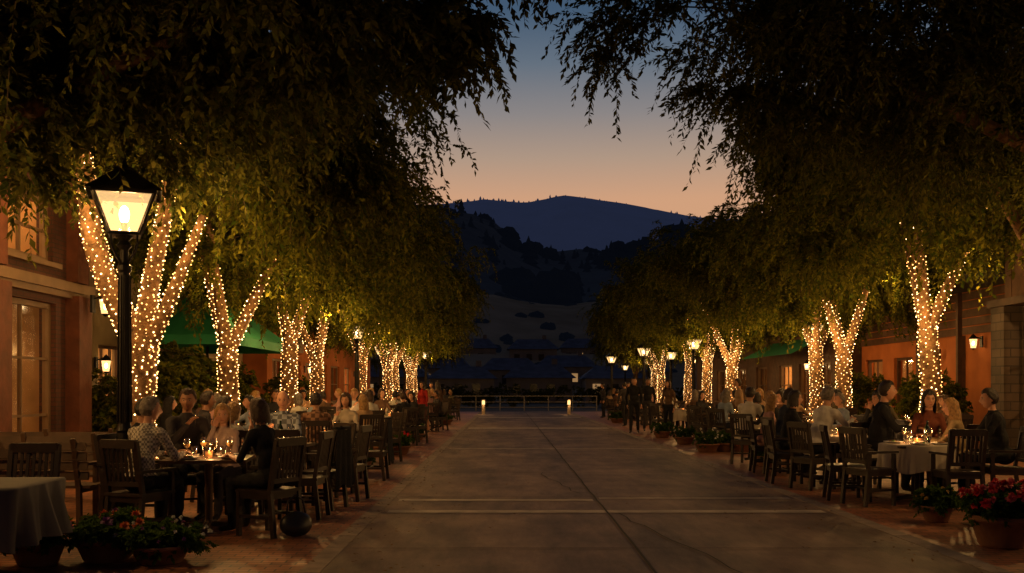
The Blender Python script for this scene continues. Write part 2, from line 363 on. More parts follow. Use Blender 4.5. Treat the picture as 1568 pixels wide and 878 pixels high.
def crack(p0,p1,w,jit,n):
    pts=[]
    for i in range(n+1):
        f=i/n; pts.append((p0[0]*(1-f)+p1[0]*f+jr.uniform(-jit,jit),p0[1]*(1-f)+p1[1]*f+jr.uniform(-jit,jit)))
    for i in range(n):
        a,b_=pts[i],pts[i+1]; dx,dy=b_[0]-a[0],b_[1]-a[1]; L=math.hypot(dx,dy); nx,ny=-dy/L*w,dx/L*w
        mb.add([(a[0]-nx,a[1]-ny,.026),(a[0]+nx,a[1]+ny,.026),(b_[0]+nx,b_[1]+ny,.026),(b_[0]-nx,b_[1]-ny,.026)],[(0,1,2,3)])
crack((1.2,-5),(1.2,63),.012,.012,120)
for y in (9.2,11.8,13.55,17.5,20.8,24.2,28,32,36.4,41,46,52): crack((-1.45,y),(3.85,y),.009,.008,14)
crack((2.0,7.5),(1.3,11.8),.008,.05,12); crack((1.0,14),(.6,17.5),.007,.05,9)
mb.obj('road_joints',[mat('joint_tar',(.03,.025,.02),.9,var=0)])
sheet('mulch_bed',5.0,7.2,8.0,11.0,.02,mat('mulch',(.09,.055,.03),.95,var=.6,scale=30,bump=1,bscale=60))
r=np.random.RandomState(8); nL=900
px=np.where(r.rand(nL)<.5,-1.6+np.abs(r.randn(nL))*.5-.1,3.95-np.abs(r.randn(nL))*.5+.1); px[:200]=r.uniform(-3.5,5.5,200)
Pl=np.stack([px,r.uniform(7,40,nL),np.full(nL,.03)],1); Al=np.stack([r.randn(nL),r.randn(nL),r.rand(nL)*.2],1)
inst('fallen_leaves',quad_mesh('fallen_leaves',leafquads(Pl,Al,np.stack([r.randn(nL)*.2,r.randn(nL)*.2,np.ones(nL)],1),r.uniform(.03,.06,nL),r.uniform(.015,.03,nL)).reshape(-1,3),[leafmat('dry_leaf',(.1,.05,.02),(.26,.15,.045))]))

# ------------------------------------------------------------ hills
def hill(name,yb,yc,ydeep,pxs,pys,m,amp,seed,nx=160,ny=30,xr=1400):
    xs=np.linspace(-xr,xr,nx); hx=np.interp(xs,[(p-775)/1524*yc for p in pxs],[1.5+(595-q)/1524*yc for q in pys])
    V=[];F=[]
    for j in range(ny):
        f=j/(ny-1); y=yb+(ydeep-yb)*f; fc=(yc-yb)/(ydeep-yb)
        s=(math.sin(min(f/fc,1)*math.pi/2)**1.3) if f<=fc else math.cos((f-fc)/(1-fc)*math.pi/2)
        for i in range(nx):
            V.append((xs[i],y,max(-1,hx[i]*s+amp*(noise.fractal(Vector((xs[i]*.012+seed,y*.012,0)),1,2,4))*s*(1 if abs(f-fc)>.05 else .4)))) 
    for j in range(ny-1):
        for i in range(nx-1): F.append((j*nx+i,j*nx+i+1,(j+1)*nx+i+1,(j+1)*nx+i))
    mb=MB(); mb.add(V,F); return mb.obj(name,[m],True), xs,hx
RX=[100,500,690,720,745,770,800,830,855,885,910,940,975,1050,1400];RY=[380,345,322,318,315,318,322,316,311,314,319,322,329,342,370]
hill('hill_ridge',800,1500,2200,RX,RY,mat('forest_haze_glow',(.055,.075,.16),1,var=.35,scale=.03,spec=0,emit=(.27,.37,.8),es=.042),3,3,260,40,1600)  # aerial haze put into the material as blue emission
h2,xs2,hx2=hill('hillside',150,450,800,[-200,500,690,725,745,765,790,830,870,900,1000,1500],[320,332,345,352,352,368,392,412,404,412,385,340],mat('dark_scrub_haze_glow',(.04,.045,.04),1,var=.6,scale=.05,spec=0,emit=(.4,.5,.9),es=.006),5,9,160,40,700)  # faint blue emission stands in for haze over the scrub
g3,xs3,hx3=hill('grassy_slope',120,230,330,[300,700,760,800,850,900,1200],[440,455,458,470,478,470,450],mat('dry_grass_haze_glow',(.15,.12,.08),1,var=.6,scale=.12,spec=0,emit=(.6,.52,.55),es=.009),1.5,2,120,24,300)  # pale emission on the grass imitates haze
def conifer(mb,x,y,z,h,r,rn,m=0):
    n=7
    for k in range(5):
        z0=z+h*(.05+.18*k); z1=z+h*(.35+.17*k); rr=r*(1-.18*k)
        ring=[]
        for j in range(n):
            a=j*2*math.pi/n+rn.random(); q=rr*rn.uniform(.6,1.15); ring.append((x+q*math.cos(a),y+q*math.sin(a),z0-rn.random()*h*.03))
        mb.add(ring+[(x,y,min(z1,z+h))],[(j,(j+1)%n,n) for j in range(n)],m)
rn=random.Random(4)
mb=MB()
for i in range(600):
    x=rn.uniform(-200,300); xx=775+x/1500*1524
    z=1.5+(595-np.interp(xx,RX,RY))/1524*1500-4
    H=rn.uniform(6,13) if rn.random()<.8 else rn.uniform(12,18); conifer(mb,x,1500+rn.uniform(-15,5),z,H,H*.42,rn)
mb.obj('distant_trees',[MC['forest_haze_glow']])
def bushy(mb,x,y,z,w,h,rn,m=0):
    for q in range(3): mb.sph((x+rn.uniform(-.4,.4)*w,y,z+h*rn.uniform(.3,.55)),(w*rn.uniform(.35,.6),w*.5,h*rn.uniform(.35,.5)),7,5,m,lambda a,p:p*(1+rn.uniform(-.18,.18)))
mb=MB()
for i in range(700):
    x=rn.uniform(-110,130); z=float(np.interp(x,xs2,hx2)); H=rn.uniform(3,8) if rn.random()<.85 else rn.uniform(8,12)
    y=450; 
    if i>300: y=rn.uniform(240,440); z*=math.sin((y-150)/300*math.pi/2)**1.3; 
    if rn.random()<.6: conifer(mb,x,y,z-2.5,H,H*.4,rn)
    else: bushy(mb,x,y,z-1.5,H*.9,H*.8,rn)
for i in range(120):
    x=rn.uniform(-40,50); y=rn.uniform(135,228); z=float(np.interp(x,xs3,hx3))*math.sin((y-120)/110*math.pi/2)**1.3
    w_=rn.uniform(.9,2.4); bushy(mb,x,y,z-.5,w_,w_*.8,rn)
mb.obj('distant_trees',[mat('dark_conifer_haze_glow',(.02,.026,.022),1,var=.3,scale=.2,spec=0,emit=(.3,.45,.9),es=.004)])  # slight blue emission in the tree material imitates haze
mb=MB()
for (x,zz) in [(-22,255),(0,258),(12,256),(50,265),(86,262),(120,256),(64,243)]:
    mb.box((x,1385,zz-14),(9,8,5),0); mb.box((x-1,1380.9,zz-13),(1.8,.2,1.5),1); mb.box((x+2.5,1380.9,zz-13.2),(1.2,.2,1.3),1)
mb.obj('hillside_houses',[mat('far_house_haze_glow',(.06,.07,.12),.9,emit=(.25,.36,.85),es=.04),emis('far_window',(1,.5,.3),2.2,'NONE')])  # house walls emit blue in place of haze; only the windows are lit
roofm=mat('slate_roof',(.16,.17,.2),.8,var=.3,scale=1.2); wallm=mat('town_stucco',(.3,.26,.22),.9,var=.2,scale=1)
litw=emis('lit_town_window',(1,.55,.22),.3,'NONE')
def house(x,y,w,d,h,rh,z=0,name='town_house'):
    mb=MB(); mb.box((0,0,h/2-1),(w,d,h+2),0)
    mb.add([(-w/2-.4,-d/2-.4,h),(w/2+.4,-d/2-.4,h),(w/2+.4,d/2+.4,h),(-w/2-.4,d/2+.4,h),(-w/2+1.2,0,h+rh),(w/2-1.2,0,h+rh)],[(0,1,5,4),(2,3,4,5),(0,4,3),(1,2,5),(0,3,2,1)],1)
    mb.box((w*.25,.3,h+rh),(.6,.6,1.2),0)
    for k in range(int(w/1.9)):
        xx=-w/2+1.1+k*1.8; mb.box((xx,-d/2-.02,1.4),(.8,.06,1.1),2 if rn.random()<.16 else 3); mb.box((xx,-d/2-.05,.8),(1.0,.1,.08),0)
    mb.obj(name,[wallm,roofm,litw,mat('dark_glass',(.02,.02,.025),.2,var=0)],loc=(x,y,z))
for a in [(-4.5,104,6.5,6,2.5,1.3),(3.5,108,7,6,2.6,1.5),(11,103,6,6,2.5,1.3),(-12,108,7,6,2.7,1.5),(0.5,128,7,6,2.6,1.6,1.2),(8,133,7.5,6,2.8,1.6,1.5),(-8,131,6.5,6,2.7,1.6,1.4),(17,128,7,6,2.6,1.5,1),(4,150,7,6,2.7,1.6,4.6),(-5,152,7,6,2.7,1.6,4.8),(12,156,7,6,2.7,1.6,5)]: house(*a)
hb=[(x,0,1.0,1.4,.9,.8) for x in np.arange(-13,13.1,1.3)]
cm,_=crown('hedge',7,hb,2200,16,LEAFD,TWIG,ll=.16,lw=.09,Lr=(.2,.5),droop=.1,ncl=300,sig=.25)
inst('hedge',cm,(1.2,79,0),sc_=(1,1,1.0))
mb=MB(); 
for x in np.arange(-3.6,6.5,1.6): mb.box((x,0,.5),(.06,.06,1.0))
mb.box((1.2,0,.99),(9.7,.05,.05)); mb.box((1.2,.0,.6),(9.7,.03,.04)); mb.box((1.2,0,.25),(9.7,.03,.04))
mb.obj('street_railing',[mat('galvanised_rail',(.22,.2,.19),.5,metal=.3,var=.1)],loc=(0,66,0))
for x in (-1.3,3.6):
    mb=MB(); mb.lathe([(0,.0),(.1,0),(.1,.55),(.12,.56)],16,0); mb.lathe([(.085,.56),(.085,.78)],16,1); mb.lathe([(.12,.78),(.12,.82),(.06,.87),(0,.88)],16,0)
    o=mb.obj('light_bollard',[mat('bollard_metal',(.45,.36,.26),.5),emis('bollard_lens',(1,.6,.22),2.0)],loc=(x,57,0.01)); plight('bollard_lamp',(0,-.2,.68),8,WARM,.03,o)

# ------------------------------------------------------------ buildings
def facade(mb,side,X,y0,y1,z1,ops,t=.28,m=0,z0=0):
    ys=sorted(set([y0,y1]+[o[0] for o in ops]+[o[1] for o in ops])); 
    for a,b in zip(ys[:-1],ys[1:]):
        cuts=sorted([(o[2],o[3]) for o in ops if o[0]<=a+1e-6 and o[1]>=b-1e-6]); z=z0
        for c in cuts+[(z1,z1)]:
            if c[0]-z>1e-4: mb.box((X,(a+b)/2,(z+c[0])/2),(t,b-a,c[0]-z),m)
            z=c[1]
def window(mb,side,X,o,mf,mg,nv=2,nh=2,fw=.07,sill=True):
    ya,yb,za,zb=o; xo=X
    mb.box((xo,ya+fw/2,(za+zb)/2),(.1,fw,zb-za),mf); mb.box((xo,yb-fw/2,(za+zb)/2),(.1,fw,zb-za),mf)
    mb.box((xo,(ya+yb)/2,za+fw/2),(.098,yb-ya-2*fw,fw),mf); mb.box((xo,(ya+yb)/2,zb-fw/2),(.098,yb-ya-2*fw,fw),mf)
    for k in range(1,nv): mb.box((xo,ya+(yb-ya)*k/nv,(za+zb)/2),(.06,.04,zb-za-2*fw),mf)
    for k in range(1,nh): mb.box((xo,(ya+yb)/2,za+(zb-za)*k/nh),(.055,yb-ya-2*fw,.04),mf)
    mb.add([(xo,ya+fw,za+fw),(xo,yb-fw,za+fw),(xo,yb-fw,zb-fw),(xo,ya+fw,zb-fw)],[(0,1,2,3)],mg)
    if sill: mb.box((X+side*.17,(ya+yb)/2,za-.04),(.16,yb-ya+.2,.08),mf)
brickw=brickmat('red_brick_wall',(.1,.032,.018),(.075,.025,.016),(.045,.028,.022),.22,.075,.008,wall=True,var=.3)
cream=mat('cream_trim',(.2,.125,.07),.6,var=.15,scale=3)
brownw=mat('brown_timber',(.09,.045,.024),.7,var=.3,scale=4,bump=.3)
redw=mat('red_brown_timber',(.12,.035,.016),.65,var=.3,scale=4,bump=.3)
stucco=mat('beige_stucco',(.3,.22,.13),.9,var=.15,scale=2,bump=.3,bscale=50)
orange=mat('orange_stucco',(.42,.13,.035),.9,var=.15,scale=2,bump=.3,bscale=50)
darktim=mat('dark_timber',(.05,.03,.02),.7,var=.3,scale=4)
win=glassmat('window_glass',(.95,.88,.75),.12)
inter=mat('interior_wall',(.4,.24,.11),.9,var=.4,scale=1.3)
stone=brickmat('stone_masonry',(.1,.07,.05),(.06,.045,.035),(.04,.03,.025),.42,.2,.015,wall=True,var=.4)
greenm=mat('green_awning_canvas',(.03,.28,.12),.75,var=.15,scale=2)
roofd=mat('dark_roof',(.05,.045,.04),.85,var=.2,scale=3)
def room(mb,side,X,y0,y1,z0,z1,depth,m):
    xb=X-side*depth
    mb.box((xb,(y0+y1)/2,(z0+z1)/2),(.1,y1-y0,z1-z0),m); mb.box(((X-side*.16+xb)/2,(y0+y1)/2,z0),(depth-.3,y1-y0,.08),m)
    mb.box(((X-side*.16+xb)/2,(y0+y1)/2,z1),(depth-.3,y1-y0,.08),m)
    mb.box(((X-side*.16+xb)/2,y0,(z0+z1)/2),(depth-.3,.08,z1-z0),m); mb.box(((X-side*.16+xb)/2,y1,(z0+z1)/2),(depth-.3,.08,z1-z0),m)
    for k in range(int((y1-y0)/1.2)):
        yy=y0+.7+k*1.2
        if k%2==0: mb.box((xb+side*.3,yy,z0+1.2),(.3,.8,.05),4); mb.box((xb+side*.3,yy,z0+1.6),(.3,.8,.05),4); mb.box((xb+side*.35,yy,z0+.5),(.4,1.0,.9),4)
        else: mb.box((xb+side*.07,yy,z0+1.5),(.04,.6,.5),4)
mb=MB(); S=1; X=-7.6
ops=[(9.2,11.2,.15,2.9),(12,14,.15,2.9),(14.6,16.5,.15,2.9),(9.2,11.2,3.55,4.6),(12,14,3.55,4.6),(14.6,16.4,3.55,4.6)]
facade(mb,S,X,7,17.6,6.5,ops,m=0)
mb.box((X-3,17.7,3.25),(6.3,.2,6.5),0); mb.box((X-3,6.9,3.25),(6.3,.2,6.5),0)
for o in ops: window(mb,S,X,o,1,2,2,3 if o[2]<1 else 2,.09)
mb.box((X+.22,12.3,3.2),(.2,10.7,.16),1); mb.box((X+.2,12.3,3.07),(.12,10.7,.1),1)
for y in (8.6,11.6,14.3,17.1): mb.box((X+.26,y,1.55),(.24,.5,3.02),5); mb.box((X+.26,y,.12),(.3,.58,.24),1)
for y in (8.6,11.6,14.3,17.1): mb.box((X+.24,y,4.7),(.2,.42,2.8),5)
mb.box((X+.1,12.3,6.6),(.8,11,.25),4)
room(mb,S,X,7.2,17.3,.05,3.1,2.6,3); room(mb,S,X,7.2,17.3,3.35,6,2.6,3)
e=mb.obj('brick_restaurant_building',[brickw,cream,win,inter,darktim,redw])
for y,z,en in [(12,2.4,30),(15.6,2.4,35),(15.2,5.3,300)]: plight('interior_lamp',(X-1.4,y,z),en,(1,.6,.26),.12,e)
mb=MB(); X=-9.4
ops=[(20.5,22,.9,2.5),(22.6,24.1,.9,2.5),(24.7,26.0,.1,2.5),(26.6,28.4,.9,2.5),(29,31,.9,2.5),(32,33.4,.1,2.5)]
facade(mb,1,X,18.5,35,4.4,ops,m=0)
mb.box((X-3,18.4,2.2),(6.3,.2,4.4),0)
for o in ops: window(mb,1,X,o,1,2,3,2,.07)
room(mb,1,X,18.8,34.6,.05,2.9,2.6,3)
mb.add([(X-.3,18,4.4),(X+.6,18,4.35),(X+.6,35.2,4.35),(X-.3,35.2,4.4),(X-4,18,6.2),(X-4,35.2,6.2)],[(0,1,2,3),(1,2,5,4),(1,4,0)],4)
e=mb.obj('stucco_cafe_building',[stucco,brownw,win,inter,roofd])
for y in (22.5,30): plight('interior_lamp',(X-1.3,y,2.3),90,(1,.6,.26),.12,e)
# green canvas pavilion roof on posts
mb=MB(); x0,x1,ya,yb=-9.1,-6.5,23.6,30.2
b8=[(x0,ya,2.78),(x1,ya,2.78),(x1,yb,2.78),(x0,yb,2.78)]
mb.add(b8+[(-7.8,ya+1.1,3.8),(-7.8,yb-1.1,3.8)],[(0,1,4),(1,2,5,4),(2,3,5),(3,0,4,5)],0)
for i in range(4):
    p,q=b8[i],b8[(i+1)%4]; mb.add([p,q,(q[0],q[1],2.55),(p[0],p[1],2.55)],[(0,1,2,3)],0)
for p in b8: mb.bar((p[0]*.995,p[1],0),(p[0]*.995,p[1],2.77),.07,.07,1)
mb.bar(b8[0],(-7.8,ya+1.1,3.8),.04,.04,0); mb.bar(b8[1],(-7.8,ya+1.1,3.8),.04,.04,0)
mb.obj('green_awning',[greenm,darktim])
mb=MB(); X=-8.6
ops=[(36,38,.8,2.6),(39,41,.8,2.6),(42,43.3,.1,2.6),(44.5,47,.8,2.6),(48,50.5,.8,2.6),(52,54,.8,2.6),(56,58.5,.8,2.6)]
facade(mb,1,X,35.3,62,4.6,ops,m=0)
mb.box((X-3,35.25,2.3),(6.3,.1,4.6),0)
for o in ops: window(mb,1,X,o,1,2,2,2,.08)
room(mb,1,X,35.6,61.6,.05,2.9,2.6,3); mb.box((X,48.6,4.7),(.7,27,.2),4)
mb.box((X+.2,40.0,3.3),(.08,2.2,.7),1)
e=mb.obj('orange_shop_building',[orange,cream,win,inter,darktim])
for y in (40,52): plight('interior_lamp',(X-1.2,y,2.3),150,(1,.55,.22),.12,e)
mb=MB(); X=11.7
ops=[(18.8,20.2,.2,2.9),(21.0,22.2,.2,2.9)]
facade(mb,-1,X,17,22.8,3.4,ops,m=0); 
for o in ops: window(mb,-1,X,o,1,2,2,3,.08)
for i in range(20): mb.box((X-.02-(i%2)*.01,17.15+i*.3,4.7),(.3,.285,2.6),4)
mb.box((X-.3,19.9,3.42),(.7,6.0,.16),1); mb.box((X-.3,22.6,1.7),(.5,.6,3.3),0); mb.box((X-.3,20.6,1.7),(.4,.5,3.3),0)
mb.box((X+3,22.9,3),(6,.2,6),4); room(mb,-1,X,17.2,22.6,.05,3.1,2.6,3)
e=mb.obj('stone_restaurant_building',[stone,darktim,win,inter,brownw])
plight('interior_lamp',(X+1.3,20,2.3),90,(1,.55,.22),.12,e)
mb=MB(); X=13.0
ops=[(31.5,33,.1,2.5),(34,35.6,.8,2.5)]
facade(mb,-1,X,23.6,36,4.2,ops,m=0)
for o in ops: window(mb,-1,X,o,1,2,2,2,.08)
for i in range(5): mb.box((X-.17,29.8,3.1+i*.24),(.06,12.3,.2),1)
for y in (23.8,25.4,28.0,30.8): mb.box((X-.2,y,1.5),(.14,.28,2.95),1)
mb.box((X-.6,29.8,4.3),(1.6,12.6,.2),4); mb.box((X-.9,26.6,2.0),(.12,.12,4.1),1)
mb.box((X+3,36.1,2.1),(6,.2,4.2),0); mb.box((X-.17,24.6,1.7),(.06,1.1,1.6),1)
room(mb,-1,X,30.8,35.8,.05,2.9,2.6,3)
e=mb.obj('orange_stucco_building',[orange,brownw,win,inter,roofd])
plight('interior_lamp',(X+1.2,33.5,2.3),110,(1,.55,.22),.12,e)
mb=MB(); X=12.2
ops=[(37,38.6,.8,2.5),(39.5,41,.1,2.5),(42,44,.8,2.5),(46,48,.8,2.5),(50,52,.8,2.5),(54,57,.8,2.5)]
facade(mb,-1,X,36.3,63,4.6,ops,m=0)
for o in ops: window(mb,-1,X,o,1,2,2,2,.08)
mb.box((X+3,36.25,2.3),(5.7,.1,4.6),0); mb.box((X,49.6,4.72),(.8,27,.22),4); room(mb,-1,X,36.6,62.6,.05,2.9,2.6,3)
mb.add([(X-.2,37,3.5),(X-.2,45,3.5),(X-1.6,45,2.8),(X-1.6,37,2.8)],[(0,1,2,3)],5)
e=mb.obj('brown_shop_building',[brownw,cream,win,inter,darktim,greenm])
for y in (41,52): plight('interior_lamp',(X+1.2,y,2.3),150,(1,.55,.22),.12,e)
iron=mat('black_iron',(.02,.018,.016),.45,metal=.5,var=.1,spec=.4)
pane=glassmat('lantern_glass',(1,.93,.8),.05,(1,.6,.24),.9)
hotb=emis('lamp_filament',(1,.75,.42),14)
def sconce(x,y,z,side,e=30):
    mb=MB(); mb.box((0,0,0),(.04,.14,.3),0); mb.bar((0,0,.08),(side*.2,0,.14),.025,.025,0)
    mb.lathe([(.11,.1),(.07,-.15)],6,1,(side*.22,0,-.02)); mb.lathe([(.14,.09),(.06,.18),(.0,.24)],6,0,(side*.22,0,-.02)); mb.lathe([(.0,-.2),(.04,-.18),(.075,-.15)],6,0,(side*.22,0,-.02))
    mb.sph((side*.22,0,-.04),(.035,.035,.06),8,6,2)
    o=mb.obj('wall_sconce',[iron,pane,hotb],loc=(x,y,z)); plight('sconce_bulb',(side*.22,0,-.04),e,WARM,.03,o)
for a in [(-7.1,17.1,2.95,1,50),(-9.2,22.35,2.05,1,30),(-9.2,31.5,2.2,1,35),(-8.4,41.6,2.3,1,40),(-8.4,55,2.3,1,40),(12.7,29.2,2.5,-1,50),(12.75,26.7,2.75,-1,110),(12.0,39,2.4,-1,40),(12,53,2.4,-1,40)]: sconce(*a)

# ------------------------------------------------------------ street lamps
def lamp_mesh():
    mb=MB()
    mb.lathe([(.0,0),(.2,0),(.2,.06),(.17,.1),(.17,.42),(.15,.46),(.13,.5),(.14,.55),(.115,.62),(.085,.9),(.075,1.0),(.09,1.03),(.075,1.06),(.066,1.1),(.058,2.75),(.075,2.78),(.075,2.83),(.05,2.86),(.045,3.0),(.08,3.05),(.05,3.1),(.1,3.16),(0,3.17)],18,0)
    for k in range(9):
        a=k*2*math.pi/9; mb.tube([(.072*math.cos(a),.072*math.sin(a),1.12),(.06*math.cos(a),.06*math.sin(a),2.72)],[.011,.009],6,0)
    for k in range(4):
        a=k*math.pi/2+math.pi/4; pts=[]
        for t in range(9):
            f=t/8; r=.05+.14*math.sin(f*math.pi*.62); pts.append((r*math.cos(a),r*math.sin(a),2.86+f*.32))
        mb.tube(pts,[.012]*9,6,0)
    b,t=.15,.31; z0,z1=3.17,3.6
    mb.box((0,0,z0),(2*b+.03,2*b+.03,.035),0)
    cb=[(-b,-b),(b,-b),(b,b),(-b,b)]; ct=[(-t,-t),(t,-t),(t,t),(-t,t)]
    for i in range(4):
        j=(i+1)%4
        mb.bar((*cb[i],z0),(*ct[i],z1),.03,.03,0)
        mb.bar((*ct[i],z1),(*ct[j],z1),.04,.04,0)
        mb.add([(cb[i][0]*.97,cb[i][1]*.97,z0+.01),(cb[j][0]*.97,cb[j][1]*.97,z0+.01),(ct[j][0]*.97,ct[j][1]*.97,z1),(ct[i][0]*.97,ct[i][1]*.97,z1)],[(0,1,2,3)],1)
    prof=[(.385,3.605),(.37,3.63),(.24,3.74),(.13,3.83),(.10,3.86),(.1,3.885),(.05,3.91),(0,3.95)]
    q=2**.5; mb.lathe([(r*q,z) for r,z in prof],4,0,rot=math.pi/4)
    mb.lathe([(0,3.93),(.03,3.95),(.018,3.98),(.03,4.0),(0,4.04)],10,0)
    mb.lathe([(0,3.2),(.035,3.2),(.035,3.3),(.02,3.3)],10,3); mb.sph((0,0,3.39),(.055,.055,.1),10,8,2)
    return mb.mesh('street_lamp',[iron,pane,hotb,cream],False)
LM=lamp_mesh()
for (x,y,e_,r) in [(-4.18,10.9,300,.35),(-5.1,34,230,.2),(-6.3,50,190,0),(10.35,33.2,230,.2),(8.1,43,230,.1),(9.6,58,160,.1),(10,70,0,0),(-6.3,64,160,0),(-4.6,57,0,0),(7.2,52,0,.1),(7.0,66,0,.1),(-9,90,60,0),(11,92,60,0),(14,120,0,0),(-7,118,0,0)]:
    o=inst('street_lamp',LM,(x,y,.012),r)
    if e_: plight('lamp_bulb',(0,0,3.39),e_,WARM,.07,o)

# ------------------------------------------------------------ furniture
woodd=mat('dark_stained_wood',(.028,.017,.012),.5,var=.35,scale=6,spec=.4)
woodb=mat('bench_wood',(.075,.04,.022),.6,var=.35,scale=5)
cloth=mat('white_tablecloth',(.5,.44,.36),.9,var=.06,scale=4)
clothg=mat('grey_tablecloth',(.11,.105,.095),.9,var=.08,scale=4)
def chair_mesh(arms=True):
    mb=MB()
    for sx in (-1,1):
        mb.bar((sx*.215,.2,0),(sx*.215,.2,.44 if not arms else .66),.042,.042); mb.bar((sx*.21,-.25,0),(sx*.21,-.2,.46),.042,.046); mb.bar((sx*.21,-.2,.46),(sx*.21,-.29,.98),.042,.04)
        mb.bar((sx*.215,-.22,.2),(sx*.215,.19,.2),.025,.03)
        if arms: mb.bar((sx*.225,-.26,.68),(sx*.225,.25,.68),.055,.028)
        mb.bar((sx*.212,-.2,.41),(sx*.212,.2,.41),.03,.06)
    mb.box((0,0,.455),(.47,.47,.03)); mb.box((0,.2,.41),(.39,.03,.06)); mb.box((0,-.2,.41),(.39,.03,.06)); mb.box((0,0,.2),(.41,.03,.025))
    mb.bar((-.21,-.285,.95),(.21,-.285,.95),.05,.085) ; mb.bar((-.19,-.22,.56),(.19,-.22,.56),.03,.045)
    for k in range(7):
        x=-.165+k*.055; mb.bar((x,-.222,.57),(x,-.278,.93),.026,.014)
    return mb.mesh('wooden_chair',[woodd])
CH=chair_mesh(True); CH2=chair_mesh(False)
def chair(x,y,f,arms=True): return inst('wooden_chair',CH if arms else CH2,(x,y,.014),rad(f))
def table_mesh(round_=False,drop=.3,w=.9,m=None,fa=1):
    mb=MB(); N=96; V=[];rings=[(0,.752),(.4,.752),(.5,.75),(.508,.735),(.515,.75-drop*.35),(.525,.75-drop*.7),(.535,.75-drop)]
    for ri,(r,z) in enumerate(rings):
        for j in range(N):
            a=2*math.pi*j/N; c,s=math.cos(a),math.sin(a)
            q=1 if round_ else 1/max(abs(c),abs(s))**.93
            k=max(ri-3,0)*.75
            f=fa*k*(.012*math.sin(a*(11 if round_ else 12)+.7)+.007*math.sin(a*23+1)+.006*math.sin(a*5+2))
            zz=z if ri<4 else z-(.07*(q-1) if not round_ else .012*math.sin(a*5))*k
            V.append(((r+f)*q*c*w,(r+f)*q*s*w,zz))
    F=[(i*N+j,i*N+(j+1)%N,(i+1)*N+(j+1)%N,(i+1)*N+j) for i in range(len(rings)-1) for j in range(N)]
    mb.add(V,F,0)
    mb.box((0,0,.725),(.8*w,.8*w,.03),1)
    mb.lathe([(0,.71),(.04,.71),(.035,.1),(.05,.06)],12,1)
    for k in range(4):
        a=k*math.pi/2; mb.bar((0,0,.06),(.32*math.cos(a),.32*math.sin(a),.025),.06,.05,1)
    return mb.mesh('dining_table',[m or cloth,woodd],(0,))
TM=table_mesh(False); TMR=table_mesh(True,.34,.95); TMG=table_mesh(False,.42,1.0,clothg,2.2)
mb=MB(); mb.box((0,0,.735),(.86,.86,.035)); mb.lathe([(0,.72),(.045,.71),(.04,.1),(.06,.06)],12,0)
for k in range(4):
    a=k*math.pi/2; mb.bar((0,0,.06),(.34*math.cos(a),.34*math.sin(a),.025),.06,.05,0)
TMW=mb.mesh('wooden_table',[mat('table_wood',(.09,.05,.028),.4,var=.3,scale=5)])
wg=glassmat('glassware',(.95,.93,.9),.22)
mb=MB(); mb.lathe([(0,.002),(.036,.003),(.034,.007),(.005,.012),(.004,.09),(.02,.105),(.038,.135),(.04,.165),(.031,.21)],14,0)
mb.lathe([(0,.106),(.018,.107),(.034,.133),(.036,.15),(0,.151)],14,1)
WG=mb.mesh('wine_glass',[wg,mat('white_wine',(.5,.3,.08),.2,var=0)],True)
mb=MB(); mb.lathe([(0,0),(.03,0),(.036,.12),(.034,.12),(.029,.005)],14,0); TG=mb.mesh('water_glass',[wg],True)
mb=MB(); mb.lathe([(0,.0),(.08,.0),(.13,.018),(.128,.024),(.08,.008),(0,.008)],24,0); mb.sph((.01,0,.02),(.06,.045,.018),10,6,1); mb.sph((-.03,.03,.02),(.03,.03,.018),8,5,2)
PL=mb.mesh('dinner_plate',[mat('porcelain',(.75,.72,.68),.25,var=0),mat('roast_food',(.3,.14,.05),.6),mat('salad',(.08,.2,.03),.6)],True)
mb=MB(); mb.lathe([(0,0),(.035,0),(.042,.07),(.04,.07),(.033,.008)],14,0); mb.lathe([(0,.005),(.026,.005),(.026,.04),(0,.042)],12,1); mb.sph((0,0,.06),(.007,.007,.018),8,6,2)
CA=mb.mesh('table_candle',[glassmat('amber_glass',(1,.7,.35),.08,(1,.45,.12),.25),mat('wax',(.7,.6,.4),.6,var=0),emis('flame',(1,.6,.2),10,'NONE')],True)
mb=MB(); mb.lathe([(0,0),(.037,0),(.038,.19),(.03,.225),(.014,.26),(.014,.31),(.0,.312)],14,0); BO=mb.mesh('wine_bottle',[mat('bottle_glass',(.015,.03,.012),.15,var=0,spec=.6)],True)
def dress(x,y,n=3,light=True,e=5,bottle=False,r=.3):
    c=inst('table_candle',CA,(x,y,.768))
    if light: plight('candle_glow',(0,0,.16),e*.75,(1,.48,.16),.03,c)
    for k in range(n):
        a=k*2*math.pi/n+RN.uniform(-.2,.2)+.5
        inst('wine_glass',WG,(x+r*.75*math.cos(a),y+r*.75*math.sin(a),.768)); inst('dinner_plate',PL,(x+r*math.cos(a+.6),y+r*math.sin(a+.6),.769),a)
        inst('water_glass',TG,(x+r*.5*math.cos(a+1.2),y+r*.5*math.sin(a+1.2),.768))
    if bottle: inst('wine_bottle',BO,(x+.1,y-.08,.768))

